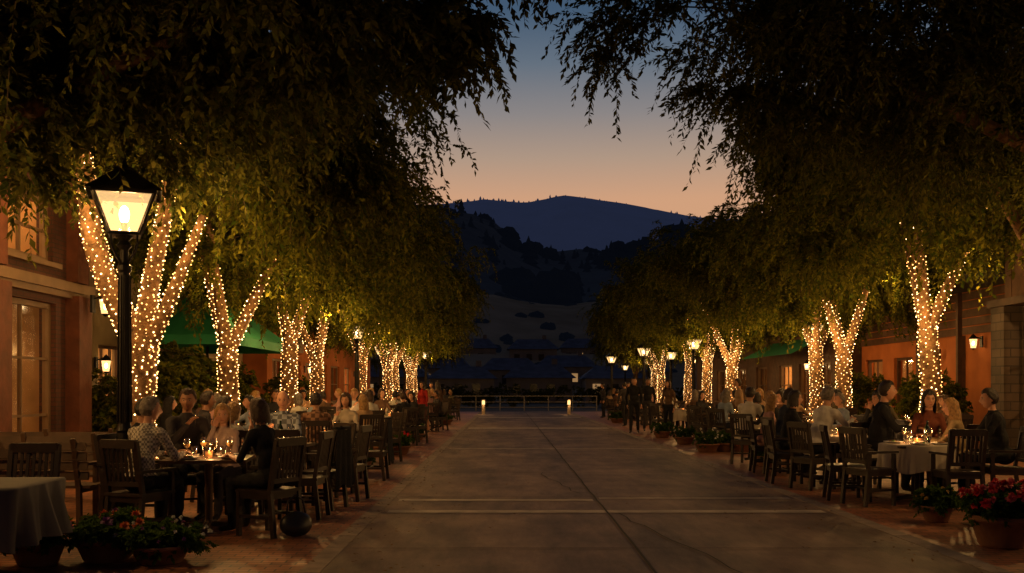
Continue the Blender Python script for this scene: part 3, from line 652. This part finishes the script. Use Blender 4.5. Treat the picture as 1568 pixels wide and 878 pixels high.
# ------------------------------------------------------------ people
def fab(c,pat=None):
    k='fabric_%02d_%02d_%02d'%tuple(int(v*99) for v in c)+(pat or '')
    if k in MC: return MC[k]
    m=mat(k,c,.88,var=.18,scale=7,bump=.35,bscale=28,spec=.2)
    if pat:
        nt=m.node_tree; b=nt.nodes['Principled BSDF']; tc=[n for n in nt.nodes if n.type=='TEX_COORD'][0]
        ck=nt.nodes.new('ShaderNodeTexChecker'); ck.inputs['Scale'].default_value=42 if pat=='check' else 16
        ck.inputs['Color1'].default_value=tuple(c)+(1,); ck.inputs['Color2'].default_value=tuple(v*.35 for v in c)+(1,)
        nt.links.new(tc.outputs['Object'],ck.inputs['Vector']); nt.links.new(ck.outputs['Color'],b.inputs['Base Color'])
    return m
SKIN={'a':mat('skin_fair',(.56,.29,.18),.5,var=.06,scale=12),'b':mat('skin_tan',(.4,.2,.115),.5,var=.06,scale=12)}
HAIR={'brown':(.05,.024,.012),'black':(.012,.01,.01),'grey':(.17,.14,.115),'blonde':(.36,.2,.07),'dark':(.025,.015,.01),'white':(.4,.36,.3)}
def hairm(c): return mat('hair_'+c,HAIR[c],.5,var=.4,scale=30,bump=.5,bscale=80,spec=.5)
EYEW=mat('eye_white',(.45,.42,.38),.3,var=0); EYED=mat('eye_dark',(.02,.012,.01),.2,var=0); LIP=mat('lips',(.35,.12,.09),.45,var=0); SHOE=mat('shoe_leather',(.025,.018,.015),.4,var=.1)
def ik(S,H,l1,l2,pole):
    S=Vector(S);H=Vector(H);d=H-S;L=max(min(d.length,l1+l2-.012),.12);u=d.normalized();a=(l1*l1-l2*l2+L*L)/(2*L);h=math.sqrt(max(l1*l1-a*a,1e-6))
    p=Vector(pole);p=(p-u*p.dot(u)).normalized();return S+u*a+p*h,S+u*L
def hand(mb,W,d,side,m,curl=.5,palm=(0,0,-1),k=1.0):
    d=Vector(d).normalized(); n=Vector(palm); n=(n-d*n.dot(d)).normalized(); s=d.cross(n)*side
    c=W+d*.045*k
    M=Matrix((s,d,n)).transposed().to_4x4(); old=mb.M; mb.M=old@Matrix.Translation(c)@M
    mb.sph((0,0,0),(.041*k,.055*k,.016*k),12,8,m); mb.M=old
    for i,(o,l) in enumerate([(-.03,.068),(-.01,.08),(.011,.074),(.03,.056)]):
        p=W+(d*.082+s*o)*k; a=0; pts=[p-d*.02]; q=p
        for j in range(3):
            pts.append(q); a+=curl*(.55 if j else .25); q=q+(d*math.cos(a)+n*math.sin(a))*l*k*(.45,.32,.25)[j]
        pts.append(q); mb.tube(pts,[.0092*k,.009*k,.0085*k,.0075*k,.005*k],6,m)
    p=W+(d*.02-s*.03)*k; mb.tube([p,p+(d*.022-s*.026+n*.008)*k,p+(d*.048-s*.036+n*.02)*k,p+(d*.066-s*.03+n*.032)*k],[.014*k,.0115*k,.0095*k,.006*k],7,m)
def head(mb,c,yaw,pitch,style,fem,hi):
    old=mb.M; mb.M=old@Matrix.Translation(c)@Matrix.Rotation(yaw,4,'Z')@Matrix.Rotation(pitch,4,'X')
    w=.072 if fem else .077
    def fn(q,p):
        x,y,z=p
        if q[2]<0: x*=1-.3*(-q[2])**1.6; y=y*(1-.12*(-q[2])) + (.012*(-q[2]) if q[1]>0 else .02*(-q[2]))
        if q[1]>0:
            g=lambda a,b,c_,d_: math.exp(-((x-a)/b)**2-((z-c_)/d_)**2)
            y+=.026*g(0,.014,-.018,.022)+.01*g(0,.01,.005,.02)
            y-=.011*(g(.031,.017,.012,.013)+g(-.031,.017,.012,.013))
            y+=.007*g(0,.05,.036,.012)+.007*g(0,.022,-.055,.009)-.004*g(0,.03,-.067,.006)+.01*g(0,.026,-.088,.018)
            y+=.004*(g(.04,.02,-.02,.02)+g(-.04,.02,-.02,.02))
        return Vector((x,y,z))
    nu,nv=(40,30) if hi else (20,14)
    mb.sph((0,0,0),(w,.093,.118),nu,nv,2,fn)
    for s in (-1,1):
        mb.sph((s*.031,.073,.012),(.0125,.012,.007),8,6,5); mb.sph((s*.031,.0825,.012),(.0055,.004,.0055),8,5,6)
        mb.tube([(s*.016,.09,.029),(s*.032,.091,.033),(s*.047,.081,.028)],[.003,.004,.002],5,4)
        mb.sph((s*(w+.001),-.005,-.002),(.009,.02,.031),8,7,2)
    mb.tube([(-.024,.082,-.056),(-.01,.093,-.053),(0,.094,-.055),(.01,.093,-.053),(.024,.082,-.056)],[.002,.005,.005,.005,.002],6,7)
    if style!='bald':
        th={'short':.016,'long':.022,'bob':.024,'bun':.015,'balding':.009}[style]
        def mask(q):
            # signed distance-like value: >0 inside the hair area, thinning to nothing at the hairline
            lim=-.55 if q.y<-.2 else -.55+(q.y+.2)*2.2
            if style in ('long','bob'):
                lim=-.85 if q.y<.15 else -.85+(q.y-.15)*3.6
            lim=min(lim,.66-.10*abs(q.x)*4*(1 if abs(q.x)<.3 else 0)+.05*noise.noise(q*6))
            m=q.z-lim
            if style=='balding': m=min(m,max(.42-q.z,(-q.y-.45)*2))
            return m
        vs=[];fs=[];nu,nv=44,32; mk=[]
        for i in range(nv+1):
            ph=math.pi*i/nv
            for j in range(nu):
                t=2*math.pi*j/nu; q=Vector((math.sin(ph)*math.cos(t),math.sin(ph)*math.sin(t),math.cos(ph)))
                m_=mask(q); k_=max(0,min(1,m_/.22)); k_=k_*k_*(3-2*k_)
                e=.0015+th*k_*(1+.45*noise.noise(q*3.5+Vector((c[0]*9,0,0))))+.005*k_*noise.noise(Vector((q.x*16,q.y*16,q.z*5)))
                if style in('short','balding') and q.z<-.1: e*=.55
                p=Vector((q.x*(w+e),q.y*(.093+e),q.z*(.118+e)))
                if q.z<0: p.x*=1-.15*(-q.z)
                vs.append(p); mk.append(m_)
        for i in range(nv):
            for j in range(nu):
                f4=(i*nu+j,(i+1)*nu+j,(i+1)*nu+(j+1)%nu,i*nu+(j+1)%nu)
                if max(mk[a] for a in f4)>0: fs.append(f4)
        mb.add(vs,fs,4)
        if style in('long','bob'):
            Z=-.25 if style=='long' else -.14; nn=30; vs=[];fs=[]; K=9
            for i in range(K):
                f=i/(K-1)
                for j in range(nn):
                    a=rad(-208+ (236)*j/(nn-1)) ; r=.09+.016*math.sin(f*2.6)+.007*noise.noise(Vector((j*.8,f*1.5,c[0])))
                    vs.append((r*math.cos(a)*(.97-.12*f),r*1.05*math.sin(a)-.008-.012*f,.04+(Z-.04)*f*(1-.12*abs(math.cos(a)))+.012*math.sin(j*2.1)*f))
            for i in range(K-1):
                for j in range(nn-1): fs.append((i*nn+j,i*nn+j+1,(i+1)*nn+j+1,(i+1)*nn+j))
            mb.add(vs,fs,4)
        if style=='bun': mb.sph((0,-.105,.045),(.038,.034,.036),10,8,4)
    mb.M=old
def person(kind,x,y,f,shirt,pants,hair='brown',style='short',pose='table',skin='a',hy=0,hp=0,s=1,sleeve='long',lean=.08,pat=None,hi=True,skirt=False,vox=.018,z=.014):
    fem='woman' in kind or 'girl' in kind; W=.148 if fem else .172
    seat=pose!='stand' and pose!='walk'
    caps=[];ells=[]
    if seat:
        pz=.57; ch=Vector((0,-.03+lean,.93)); nk=Vector((0,-.02+lean*1.25,1.08)); hd=nk+Vector((0,.035,.17)); sh=1.03; pel=Vector((0,-.05,pz))
    else:
        pz=.95; ch=Vector((0,lean*.4,1.3)); nk=Vector((0,lean*.5-.005,1.46)); hd=nk+Vector((0,.03,.16)); sh=1.415; pel=Vector((0,0,pz))
    sy=nk.y-.01
    ells.append((pel,(.155,.125,.115),1)); wa=pel.lerp(ch,.5); ells.append((wa,(.125 if fem else .145,.1,.17),0))
    ells.append((ch,(W-.02,.115,.185),0)); 
    if fem: ells.append((ch+Vector((.055,.07,.0)),(.06,.055,.06),0)); ells.append((ch+Vector((-.055,.07,.0)),(.06,.055,.06),0))
    else: ells.append((wa+Vector((0,.03,-.04)),(.13,.105,.13),0))
    caps.append((Vector((-W+.02,sy,sh-.004)),.06,Vector((W-.02,sy,sh-.004)),.06,0))
    caps.append((nk-Vector((0,0,.05)),.075,nk+Vector((0,.005,.01)),.057,0))
    caps.append((nk,.053,hd-Vector((0,.02,.06)),.05,2))
    for sd in (-1,1):
        if seat:
            hp_=pel+Vector((sd*.085,.02,-.005)); kn=Vector((sd*.12,.40,.53)); an=Vector((sd*.12,.37+RN.uniform(-.12,.08),.1))
        else:
            st=(.0 if pose=='stand' else sd*.16)
            hp_=pel+Vector((sd*.085,0,-.02)); kn=Vector((sd*.1,.03+st*.6,.5)); an=Vector((sd*.105,st-.02,.1))
        lm=2 if skirt else 1
        caps.append((hp_,.09,kn,.06,1)); caps.append((kn,.06,an,.038 if skirt else .048,lm)); 
        caps.append((an+Vector((0,0,-.03)),.04,an+Vector((sd*.02,.14,-.062)),.032,3))
        if skirt and not seat: caps.append((pel,.15,Vector((sd*.06,0,.55)),.14,1))
        if skirt and seat: caps.append((hp_,.1,kn+Vector((0,.02,0)),.085,1))
        S=Vector((sd*W,sy,sh-.012))
        T={'table':(.13,.40,.80),'lap':(.1,.26,.66),'glass':((.07,.36,1.0) if sd==1 else (.13,.38,.8)),'chin':((.03,.2,1.1) if sd==1 else (.1,.36,.79)),
           'reach':((.06,.5,.92) if sd==1 else (.16,.42,.82)),'stand':(.22,.06,.86),'walk':(.23,.06-sd*.14,.88)}[pose]
        H=Vector((sd*T[0],T[1]+(lean*.6 if seat else 0),T[2])); pole=(sd*.6,-.4,-1) 
        E,H=ik(S,H,.285,.25,pole)
        sl=0 if sleeve=='long' else 2
        caps.append((S,.057 if not fem else .048,E,.045 if not fem else .038,0)); caps.append((E,.044 if not fem else .037,H,.032 if sl==0 else .027,sl))
        if not seat: palm=(-sd,0,0)
        else: palm=(0,0,-1) if T[2]<.9 else (-sd*.6,.6,-.2)
        if sd==-1: Hs=[(H,(H-E).normalized(),sd,palm)]
        else: Hs.append((H,(H-E).normalized(),sd,palm))
    tb=MB()
    for p0,r0,p1,r1,m in caps: tb.capsule(p0,r0,p1,r1,10,0)
    for c,r,m in ells: tb.sph(c,r,16,10,0)
    me=tb.mesh('tmp',[]); o=bpy.data.objects.new('tmp',me); COL.objects.link(o)
    md=o.modifiers.new('r','REMESH'); md.mode='VOXEL'; md.voxel_size=vox
    sm=o.modifiers.new('s','SMOOTH'); sm.factor=.6; sm.iterations=4 if vox<.02 else 2
    dg=bpy.context.evaluated_depsgraph_get(); dg.update(); ev=o.evaluated_get(dg); em=ev.to_mesh()
    nv=len(em.vertices); co=np.empty(nv*3,dtype=np.float32); em.vertices.foreach_get('co',co); co=co.reshape(-1,3)
    faces=[tuple(p.vertices) for p in em.polygons]; ev.to_mesh_clear(); bpy.data.objects.remove(o); bpy.data.meshes.remove(me)
    fc=np.array([co[list(f_)].mean(axis=0) for f_ in faces])
    best=np.full(len(fc),1e9); mi=np.zeros(len(fc),dtype=int)
    for p0,r0,p1,r1,m in caps:
        a=np.array(p0);b=np.array(p1);ab=b-a;t=np.clip(((fc-a)@ab)/(ab@ab),0,1); dd=np.linalg.norm(fc-(a+t[:,None]*ab),axis=1)-(r0+(r1-r0)*t)
        k=dd<best; best[k]=dd[k]; mi[k]=m
    for c,r,m in ells:
        q=(fc-np.array(c))/np.array(r); dd=(np.linalg.norm(q,axis=1)-1)*min(r); k=dd<best; best[k]=dd[k]; mi[k]=m
    # shirt hem: one clean line over the trousers
    torso=(np.abs(fc[:,0])<.2)&(fc[:,1]<pel.y+.14)&((mi==0)|(mi==1))&(fc[:,2]>pel.z-.02)&(fc[:,2]<pel.z+.14)
    mi[torso]=np.where(fc[torso,2]>pel.z+.045,0,1)
    if hi:
        sd_=x*3.1
        for i in range(nv):
            p=Vector(co[i]); w_=noise.noise(Vector((p.x*13+sd_,p.y*13,p.z*9)))*.009+noise.noise(Vector((p.x*30,p.y*30+sd_,p.z*18)))*.004
            co[i][0]+=w_; co[i][1]+=w_*.8
    mb=MB(); mb.v=[tuple(c) for c in co]; mb.f=faces; mb.m=[int(v) for v in mi]
    head(mb,hd,rad(hy),rad(hp),style,fem,hi)
    if not fem and hi:
        for sd in (-1,1): mb.tube([nk+Vector((sd*.01,.07,-.035)),nk+Vector((sd*.055,.03,.0)),nk+Vector((sd*.05,-.03,.022)),nk+Vector((0,-.06,.025))],[.008,.016,.016,.014],6,0)
    for H,d,sd,palm in Hs: hand(mb,H,d,sd,2,.75 if pose in('glass','chin','reach') else .45,palm,1.0 if not fem else .92)
    if pose=='glass':
        H,d,sd,palm=Hs[1]; g=H+d*.09+Vector(palm).normalized()*.03; mb.lathe([(.004,-.07),(.004,.0),(.02,.01),(.036,.04),(.03,.1)],10,8,tuple(g))
    mats=[fab(shirt,pat),fab(pants),SKIN[skin],SHOE,hairm(hair),EYEW,EYED,LIP,wg]
    ob=mb.obj(kind,mats,True,loc=(x,y,z),rz=rad(f)); ob.scale=(s,s,s); return ob
K=(.02,.02,.022); NAVY=(.03,.035,.055); CHAR=(.05,.045,.045); WHT=(.62,.58,.52); BLU=(.25,.3,.38); TAN=(.4,.26,.15); PINK=(.5,.28,.25); RED=(.35,.025,.02); OLV=(.12,.1,.06); BRN=(.12,.07,.045)
P=person
inst('dining_table',TMW,(-3.15,10.55,.014),rad(8)); dress(-3.15,10.55,4,True,7,False)
chair(-3.62,9.85,-22); P('seated_man',-3.62,9.85,-22,(.6,.55,.48),K,'grey','short','table','a',-32,-6,1.02,pat='check',vox=.015,lean=.1)
chair(-2.42,10.15,62,False); P('seated_woman',-2.42,10.15,62,K,K,'brown','bob','chin','a',5,-5,1,vox=.015,lean=.1,sleeve='short')
chair(-3.72,11.55,-150); P('seated_man',-3.72,11.55,-150,(.05,.045,.05),K,'brown','short','glass','b',-20,-8,1.08,vox=.015)
chair(-4.05,10.75,-95); P('seated_man',-4.05,10.85,-95,K,K,'black','short','table','b',0,-8,1)
chair(-3.12,11.45,170); P('seated_woman',-3.22,11.5,165,(.45,.33,.28),CHAR,'blonde','long','chin','a',30,-10,.95)
chair(-2.35,11.5,85,False); chair(-2.3,12.35,75); chair(-2.15,13.3,80); chair(-2.75,12.2,10,False)
inst('dining_table',TMW,(-3.05,13.1,.014),rad(-5)); dress(-3.05,13.1,4,True,7,True)
chair(-3.1,13.95,180); P('seated_man',-3.1,13.95,178,(.3,.34,.4),CHAR,'brown','balding','reach','a',10,-12,1.06,pat='plaid')
chair(-3.85,13.2,-90); P('seated_woman',-3.85,13.2,-85,BLU,CHAR,'dark','long','table','a',0,-6,1,sleeve='short')
chair(-2.5,14.1,140); P('seated_woman',-3.45,12.35,-20,WHT,CHAR,'blonde','bob','table','a',0,-10,.95,sleeve='short'); chair(-3.45,12.35,-20)
chair(-4.5,14.6,-60); P('seated_man',-4.5,14.6,-60,CHAR,K,'dark','short','lap','b',0,-5,1.05)
inst('dining_table',TMR,(-3.0,16.4,.014)); dress(-3.0,16.4,3,True,6)
chair(-2.95,15.55,5); P('seated_man',-2.98,15.55,5,(.28,.15,.1),CHAR,'dark','short','table','b',0,-8,1.03,pat='plaid')
chair(-2.85,17.25,180); P('seated_woman',-2.75,17.3,172,(.4,.35,.28),CHAR,'brown','bob','glass','a',0,-5,1.02)
chair(-3.8,16.5,-90); P('seated_man',-3.8,16.5,-90,NAVY,K,'black','short','table','b',0,0,1.02)
chair(-2.2,16.2,88)
def coat(x,y,f):
    mb=MB(); N=14
    V=[];F=[]
    for i in range(8):
        fz=i/7
        for j in range(N):
            u=j/(N-1)-.5; V.append((u*(.42+.12*fz),-.31-.03*fz-.02*math.sin(u*20+fz*3)*fz,1.0-.72*fz-.03*math.sin(u*9)))
    for i in range(7):
        for j in range(N-1): F.append((i*N+j,i*N+j+1,(i+1)*N+j+1,(i+1)*N+j))
    mb.add(V,F); mb.box((0,-.285,1.0),(.4,.08,.03)); mb.obj('draped_coat',[fab(K)],True,loc=(x,y,.014),rz=rad(f))
coat(-2.3,12.35,75); coat(-2.2,16.2,88)
inst('dining_table',TMR,(5.45,13.2,.014)); dress(5.45,13.2,4,True,8,True)
chair(4.65,12.75,-68); chair(5.6,12.35,0); chair(4.55,13.35,-100,False)
chair(6.45,12.9,80); P('seated_man',6.42,12.95,78,K,K,'dark','short','table','a',0,-8,1.08,vox=.016)
chair(6.0,14.05,150); P('seated_woman',5.98,14.1,160,(.16,.05,.03),K,'dark','long','table','a',12,-4,1.06,vox=.016)
chair(6.2,13.35,118); P('seated_girl',6.15,13.5,60,(.35,.25,.13),BRN,'blonde','long','table','a',10,-6,.98)
chair(5.3,14.3,-170); P('seated_man',5.35,14.35,-110,K,K,'dark','short','table','a',5,-2,1.16,vox=.016)
inst('dining_table',TM,(5.2,15.5,.014)); dress(5.2,15.5,3,True,7)
chair(4.55,14.75,-65); P('seated_man',4.6,14.75,-62,WHT,K,'grey','short','reach','a',0,-8,1.1,vox=.016,lean=.16)
chair(4.4,15.7,-92); P('seated_woman',4.55,16.1,-95,K,K,'dark','bob','table','b',0,0,1.05)
chair(5.9,15.6,90); P('seated_woman',5.95,15.6,90,K,CHAR,'black','long','chin','b',20,-4,1.05)
P('seated_man',4.75,17.1,-80,NAVY,K,'dark','short','table','b',0,-5,1.08); chair(4.75,17.1,-80)
inst('dining_table',TM,(5.4,17.9,.014)); dress(5.4,17.9,3,True,6)
P('seated_woman',4.62,17.7,-95,PINK,PINK,'blonde','long','lap','a',0,-5,1,sleeve='short',skirt=True); chair(4.62,17.7,-95)
P('seated_man',6.2,18.2,100,BLU,K,'grey','short','table','a',0,0,1.02); chair(6.2,18.2,100)
inst('dining_table',TM,(5.25,20.6,.014)); dress(5.25,20.6,2,True,6)
P('seated_man',4.75,19.6,-40,WHT,K,'dark','short','table','a',0,-5,1.1); chair(4.75,19.6,-40)
P('seated_woman',5.15,19.1,35,K,K,'blonde','bob','table','a',0,-5,1.04); chair(5.15,19.1,35)
P('seated_woman',5.9,21.1,120,BRN,K,'dark','bob','table','a',0,-5,1.04); chair(5.9,21.1,120)
pr=random.Random(5)
def tabset(x,y):
    inst('dining_table',pr.choice([TM,TMR,TMW,TMW]),(x,y,.014),pr.uniform(0,1)); dress(x,y,2,y<30,8)
    for k in range(4):
        a=k*math.pi/2+pr.uniform(-.25,.25)+.5; ox,oy=.8*math.cos(a),.8*math.sin(a); f=math.degrees(math.atan2(ox,-oy))
        chair(x+ox,y+oy,f)
        if pr.random()<.82:
            fem=pr.random()<.5
            P('seated_woman' if fem else 'seated_man',x+ox,y+oy,f,pr.choice([K,CHAR,WHT,TAN,NAVY,K,BRN,K,OLV,CHAR,BLU,PINK]),pr.choice([K,CHAR,NAVY]),pr.choice(['brown','dark','blonde','grey','black']),pr.choice(['long','bob']) if fem else 'short',pr.choice(['table','glass','lap','reach']),pr.choice('ab'),pr.uniform(-25,25),-4,pr.uniform(.98,1.08),hi=False,vox=.026)
for x,y in [(-3.1,19.8),(-3.4,23.2),(-3.1,26.6),(-3.5,30.5),(-3.1,35),(-3.6,40),(-3.2,46),(-3.5,52),(5.9,24.8),(6.1,28.6),(5.9,33.2),(6.1,40),(5.8,47),(6,53),(7.9,25.5),(8,19.5),(7.8,30),(-5.0,22.6),(-5.4,28),(-5.1,17.2)]: tabset(x,y)
P('standing_man',4.25,33,170,K,K,'dark','short','walk','a',hi=False,s=1.06); P('standing_man',4.9,34.5,185,K,CHAR,'dark','short','stand','b',hi=False,s=1.06)
P('standing_woman',5.0,30.6,140,BRN,K,'brown','long','stand','a',hi=False); P('standing_man',6.3,26.8,90,TAN,BRN,'dark','short','stand','b',hi=False)
P('standing_man',4.6,38.5,20,CHAR,K,'dark','short','walk','a',hi=False); P('standing_woman',5.3,43.2,170,OLV,K,'dark','long','stand','a',hi=False)
P('standing_woman',-2.75,33,150,RED,RED,'dark','long','walk','a',hi=False,skirt=True,s=.98); P('standing_woman',-2.5,37,60,BRN,K,'dark','long','stand','b',hi=False)
P('standing_man',-3.3,44,170,CHAR,K,'dark','short','stand','a',hi=False); P('standing_man',4.9,50,100,CHAR,K,'dark','short','stand','a',hi=False)
mb=MB(); mb.sph((0,0,.13),(.17,.09,.13),16,10,0,lambda q,p:Vector((p.x,p.y*(1.15-.5*q[2]),max(p.z,-.12))))
mb.tube([(-.1,0,.22),(-.08,.01,.36),(0,.02,.42),(.08,.01,.36),(.1,0,.22)],[.009]*5,7,0)
mb.obj('handbag',[mat('black_leather',(.02,.018,.018),.4,var=.1)],True,loc=(-2.1,9.95,.014),rz=.6)
inst('dining_table',TMG,(-4.12,7.75,.014),rad(4)); chair(-4.25,8.7,180,False)
def bench(x,y,f,L=1.9):
    mb=MB()
    for k in range(4): mb.box((0,-.17+k*.11,.44),(L,.09,.03))
    for k in range(4): mb.box((0,-.25-k*.025,.56+k*.105),(L,.025,.085),rx=rad(-12))
    for sx in (-L/2+.12,0,L/2-.12):
        mb.bar((sx,.18,0),(sx,.18,.66 if sx else .43),.05,.05); mb.bar((sx,-.2,0),(sx,-.22,.46),.05,.05); mb.bar((sx,-.235,.46),(sx,-.355,.96),.05,.035)
        mb.bar((sx,-.22,.4),(sx,.2,.4),.04,.05)
        if sx: mb.bar((sx,-.28,.67),(sx,.24,.67),.06,.03)
    mb.obj('wooden_bench',[woodb],loc=(x,y,.014),rz=rad(f))
for a in [(-5.3,9.6,2),(-5.35,10.8,-2),(-5.7,12.1,0),(-6.0,13.3,2)]: bench(*a)
# ------------------------------------------------------------ plants
terr=mat('terracotta',(.22,.1,.055),.8,var=.2,scale=6,bump=.2); soil=mat('soil',(.04,.028,.02),1,var=.3,scale=20)
def pot_mesh(r,h,sq=False):
    mb=MB(); p=[(0,0),(r*.68,0),(r*.74,h*.1),(r*.97,h*.8),(r*1.06,h*.82),(r*1.08,h),(r*.96,h),(r*.93,h*.9),(0,h*.9)]
    mb.lathe(p,28,0); mb.lathe([(r*.93,h*.905),(0,h*.91)],28,1); return mb.mesh('pot',[terr,soil],True)
def flowers(n,cx,cy,rx,ry,z0,z1,cols,seed,size=.03):
    r=np.random.RandomState(seed); Q=[];M=[]
    for i in range(n):
        a=r.rand()*6.28; q=r.rand()**.5; x=cx+rx*q*math.cos(a); y=cy+ry*q*math.sin(a); z=z0+(z1-z0)*(1-q*q*.8)+r.randn()*.015
        up=nrm(np.array([math.cos(a)*q*.6,math.sin(a)*q*.6-.25,1.])); s=size*(.7+.6*r.rand()); k=22
        A=nrm(r.randn(k,3)); A=nrm(A+up*.7); P0=np.tile(np.array([x,y,z]),(k,1))
        N=nrm(up-A*(A@up)[:,None]*.9+1e-3)
        Q.append(leafquads(P0,A,N,np.full(k,s*1.15),np.full(k,s*.95))); M+= [i%len(cols)]*k
    return quad_mesh('blooms',np.concatenate(Q).reshape(-1,3),cols,M)
redf=mat('red_petal',(.6,.02,.02),.6,var=.2,scale=40); pinkf=mat('pink_petal',(.65,.12,.14),.6,var=.2,scale=40); yel=mat('yellow_petal',(.6,.4,.04),.6,var=.2,scale=40); orf=mat('orange_petal',(.6,.16,.02),.6,var=.2,scale=40); pur=mat('purple_petal',(.18,.05,.2),.6,var=.2,scale=40); whf=mat('white_petal',(.6,.6,.55),.6,var=.1,scale=40)
def planter(name,x,y,r,h,ph,seed,cols,nf,tw=260,fs=.03,wide=1.15):
    em=empty(name,(x,y,.014)); inst('pot',pot_mesh(r,h),parent=em)
    bl=[(0,0,h+ph*.35,r*wide,r*wide,ph*.55)]+[(r*.7*math.cos(a),r*.7*math.sin(a),h+ph*.3,r*.5,r*.5,ph*.5) for a in np.arange(0,6.2,1.05)]
    cm,_=crown('foliage',seed,bl,tw,13,LEAFP,LEAFP,ll=.05,lw=.03,Lr=(.1,.24),droop=.3,ncl=60,sig=.12); inst('foliage',cm,parent=em)
    if nf: inst('blooms',flowers(nf,0,0,r*wide*1.05,r*wide*1.05,h+ph*.25,h+ph*.95,cols,seed,fs),parent=em)
    return em
planter('red_flower_planter',4.65,9.35,.27,.3,.3,1,[redf,pinkf,redf],75,420,.04,1.35)
planter('red_flower_planter',5.0,9.75,.24,.28,.28,2,[redf,pinkf],50,350,.04,1.3)
planter('potted_plant',4.8,11.1,.17,.18,.22,3,[yel],9,330,.02,1.3)
planter('potted_plant',5.25,10.6,.17,.18,.22,13,[pinkf],9,280,.02,1.2)
planter('orange_flower_planter',-3.45,8.6,.26,.2,.22,4,[orf,pur,orf],12,420,.04,1.5)
planter('flower_planter',-2.95,8.5,.25,.16,.2,5,[pur,whf],26,420,.02,1.6)
planter('orange_flower_planter',-3.95,8.4,.22,.2,.2,24,[orf,pur],8,300,.035,1.4)
for i,(x,y,r) in enumerate([(-2.6,17.6,.22),(-2.75,22.2,.28),(-2.4,22.4,.24),(4.95,19.0,.2),(4.7,23.3,.28),(5.15,23.6,.26),(5.6,23.4,.28),(4.75,26.5,.25),(-2.6,28.5,.26),(4.7,30,.26),(-2.5,41,.3),(4.8,43,.3)]):
    planter('potted_plant',x,y,r,.2,.34,30+i,[redf if i in(1,2) else whf],12 if i in (1,2,4) else 0,240,.03,1.35)
for i,(x,y,s) in enumerate([(-7.0,18.6,1.0),(-6.9,20.4,1.15),(-7.2,22.2,1.2),(-7.0,24.0,.9),(-7.4,27,1),(10.6,24.5,.9),(11.3,27,.9),(10.8,30.5,1),(-7.3,33,1)]):
    cm,_=crown('foliage',60+i,[(0,0,1.0,.9,.8,.9),(.4,.1,1.6,.5,.5,.5),(-.4,0,1.4,.6,.5,.5)],420,18,LEAF,TWIG,ll=.12,lw=.07,Lr=(.25,.6),droop=.35,ncl=50,sig=.2) if i<3 else (cm,0)
    inst('shrub',cm,(x,y,0),i*1.3,sc_=s)
mb=MB()
mb.bar((-8.2,18.3,1.0),(-6.9,18.3,1.0),.04,.05); mb.bar((-8.2,18.3,.15),(-6.9,18.3,.15),.03,.03)
for k in range(12): mb.bar((-8.15+k*.112,18.3,.0 if k%11==0 else .15),(-8.15+k*.112,18.3,1.0),.018,.018)
mb.obj('iron_railing',[iron])
# ------------------------------------------------------------ world, sun, camera
w=bpy.data.worlds.new('World'); sc.world=w; w.use_nodes=True; nt=w.node_tree; bg=nt.nodes['Background']
sky=nt.nodes.new('ShaderNodeTexSky'); sky.sky_type='NISHITA'; sky.sun_disc=False
sky.sun_elevation=rad(-2.0); sky.sun_rotation=rad(0); sky.altitude=300; sky.air_density=1.2; sky.dust_density=1.5; sky.ozone_density=3
tc=nt.nodes.new('ShaderNodeTexCoord'); sp=nt.nodes.new('ShaderNodeSeparateXYZ'); nt.links.new(tc.outputs['Generated'],sp.inputs[0])
rp=nt.nodes.new('ShaderNodeValToRGB'); nt.links.new(sp.outputs['Z'],rp.inputs['Fac'])
cr=rp.color_ramp; cr.elements[0].position=0; cr.elements[0].color=(.68,.32,.12,1); cr.elements[1].position=.9; cr.elements[1].color=(.008,.016,.04,1)
for p,c in [(.185,(.62,.33,.17,1)),(.225,(.42,.29,.195,1)),(.265,(.25,.22,.2,1)),(.31,(.12,.15,.18,1)),(.355,(.05,.088,.135,1)),(.5,(.015,.035,.075,1))]:
    q=cr.elements.new(p); q.color=c
mr=nt.nodes.new('ShaderNodeMapRange'); mr.inputs[1].default_value=-.4; mr.inputs[2].default_value=.9; mr.inputs[3].default_value=.12; mr.inputs[4].default_value=1
nt.links.new(sp.outputs['Y'],mr.inputs[0])
vm=nt.nodes.new('ShaderNodeVectorMath'); vm.operation='SCALE'; nt.links.new(rp.outputs[0],vm.inputs[0]); nt.links.new(mr.outputs[0],vm.inputs['Scale'])
vs=nt.nodes.new('ShaderNodeVectorMath'); vs.operation='SCALE'; nt.links.new(sky.outputs[0],vs.inputs[0]); vs.inputs['Scale'].default_value=.1
va=nt.nodes.new('ShaderNodeVectorMath'); va.operation='ADD'; nt.links.new(vm.outputs[0],va.inputs[0]); nt.links.new(vs.outputs[0],va.inputs[1])
nt.links.new(va.outputs[0],bg.inputs['Color']); bg.inputs['Strength'].default_value=1.0
l=bpy.data.lights.new('sun','SUN'); l.energy=.01; l.angle=rad(5); l.color=(1,.7,.5); so=bpy.data.objects.new('sun',l); COL.objects.link(so); so.rotation_euler=(rad(-88),0,0)
cd=bpy.data.cameras.new('camera'); cam=bpy.data.objects.new('camera',cd); COL.objects.link(cam); sc.camera=cam
cam.location=(0,0,1.5); cam.rotation_euler=(rad(90),0,0); cd.sensor_width=36; cd.lens=35; cd.clip_end=8000; cd.clip_start=.1
cd.shift_y=156/1568; cd.shift_x=9/1568
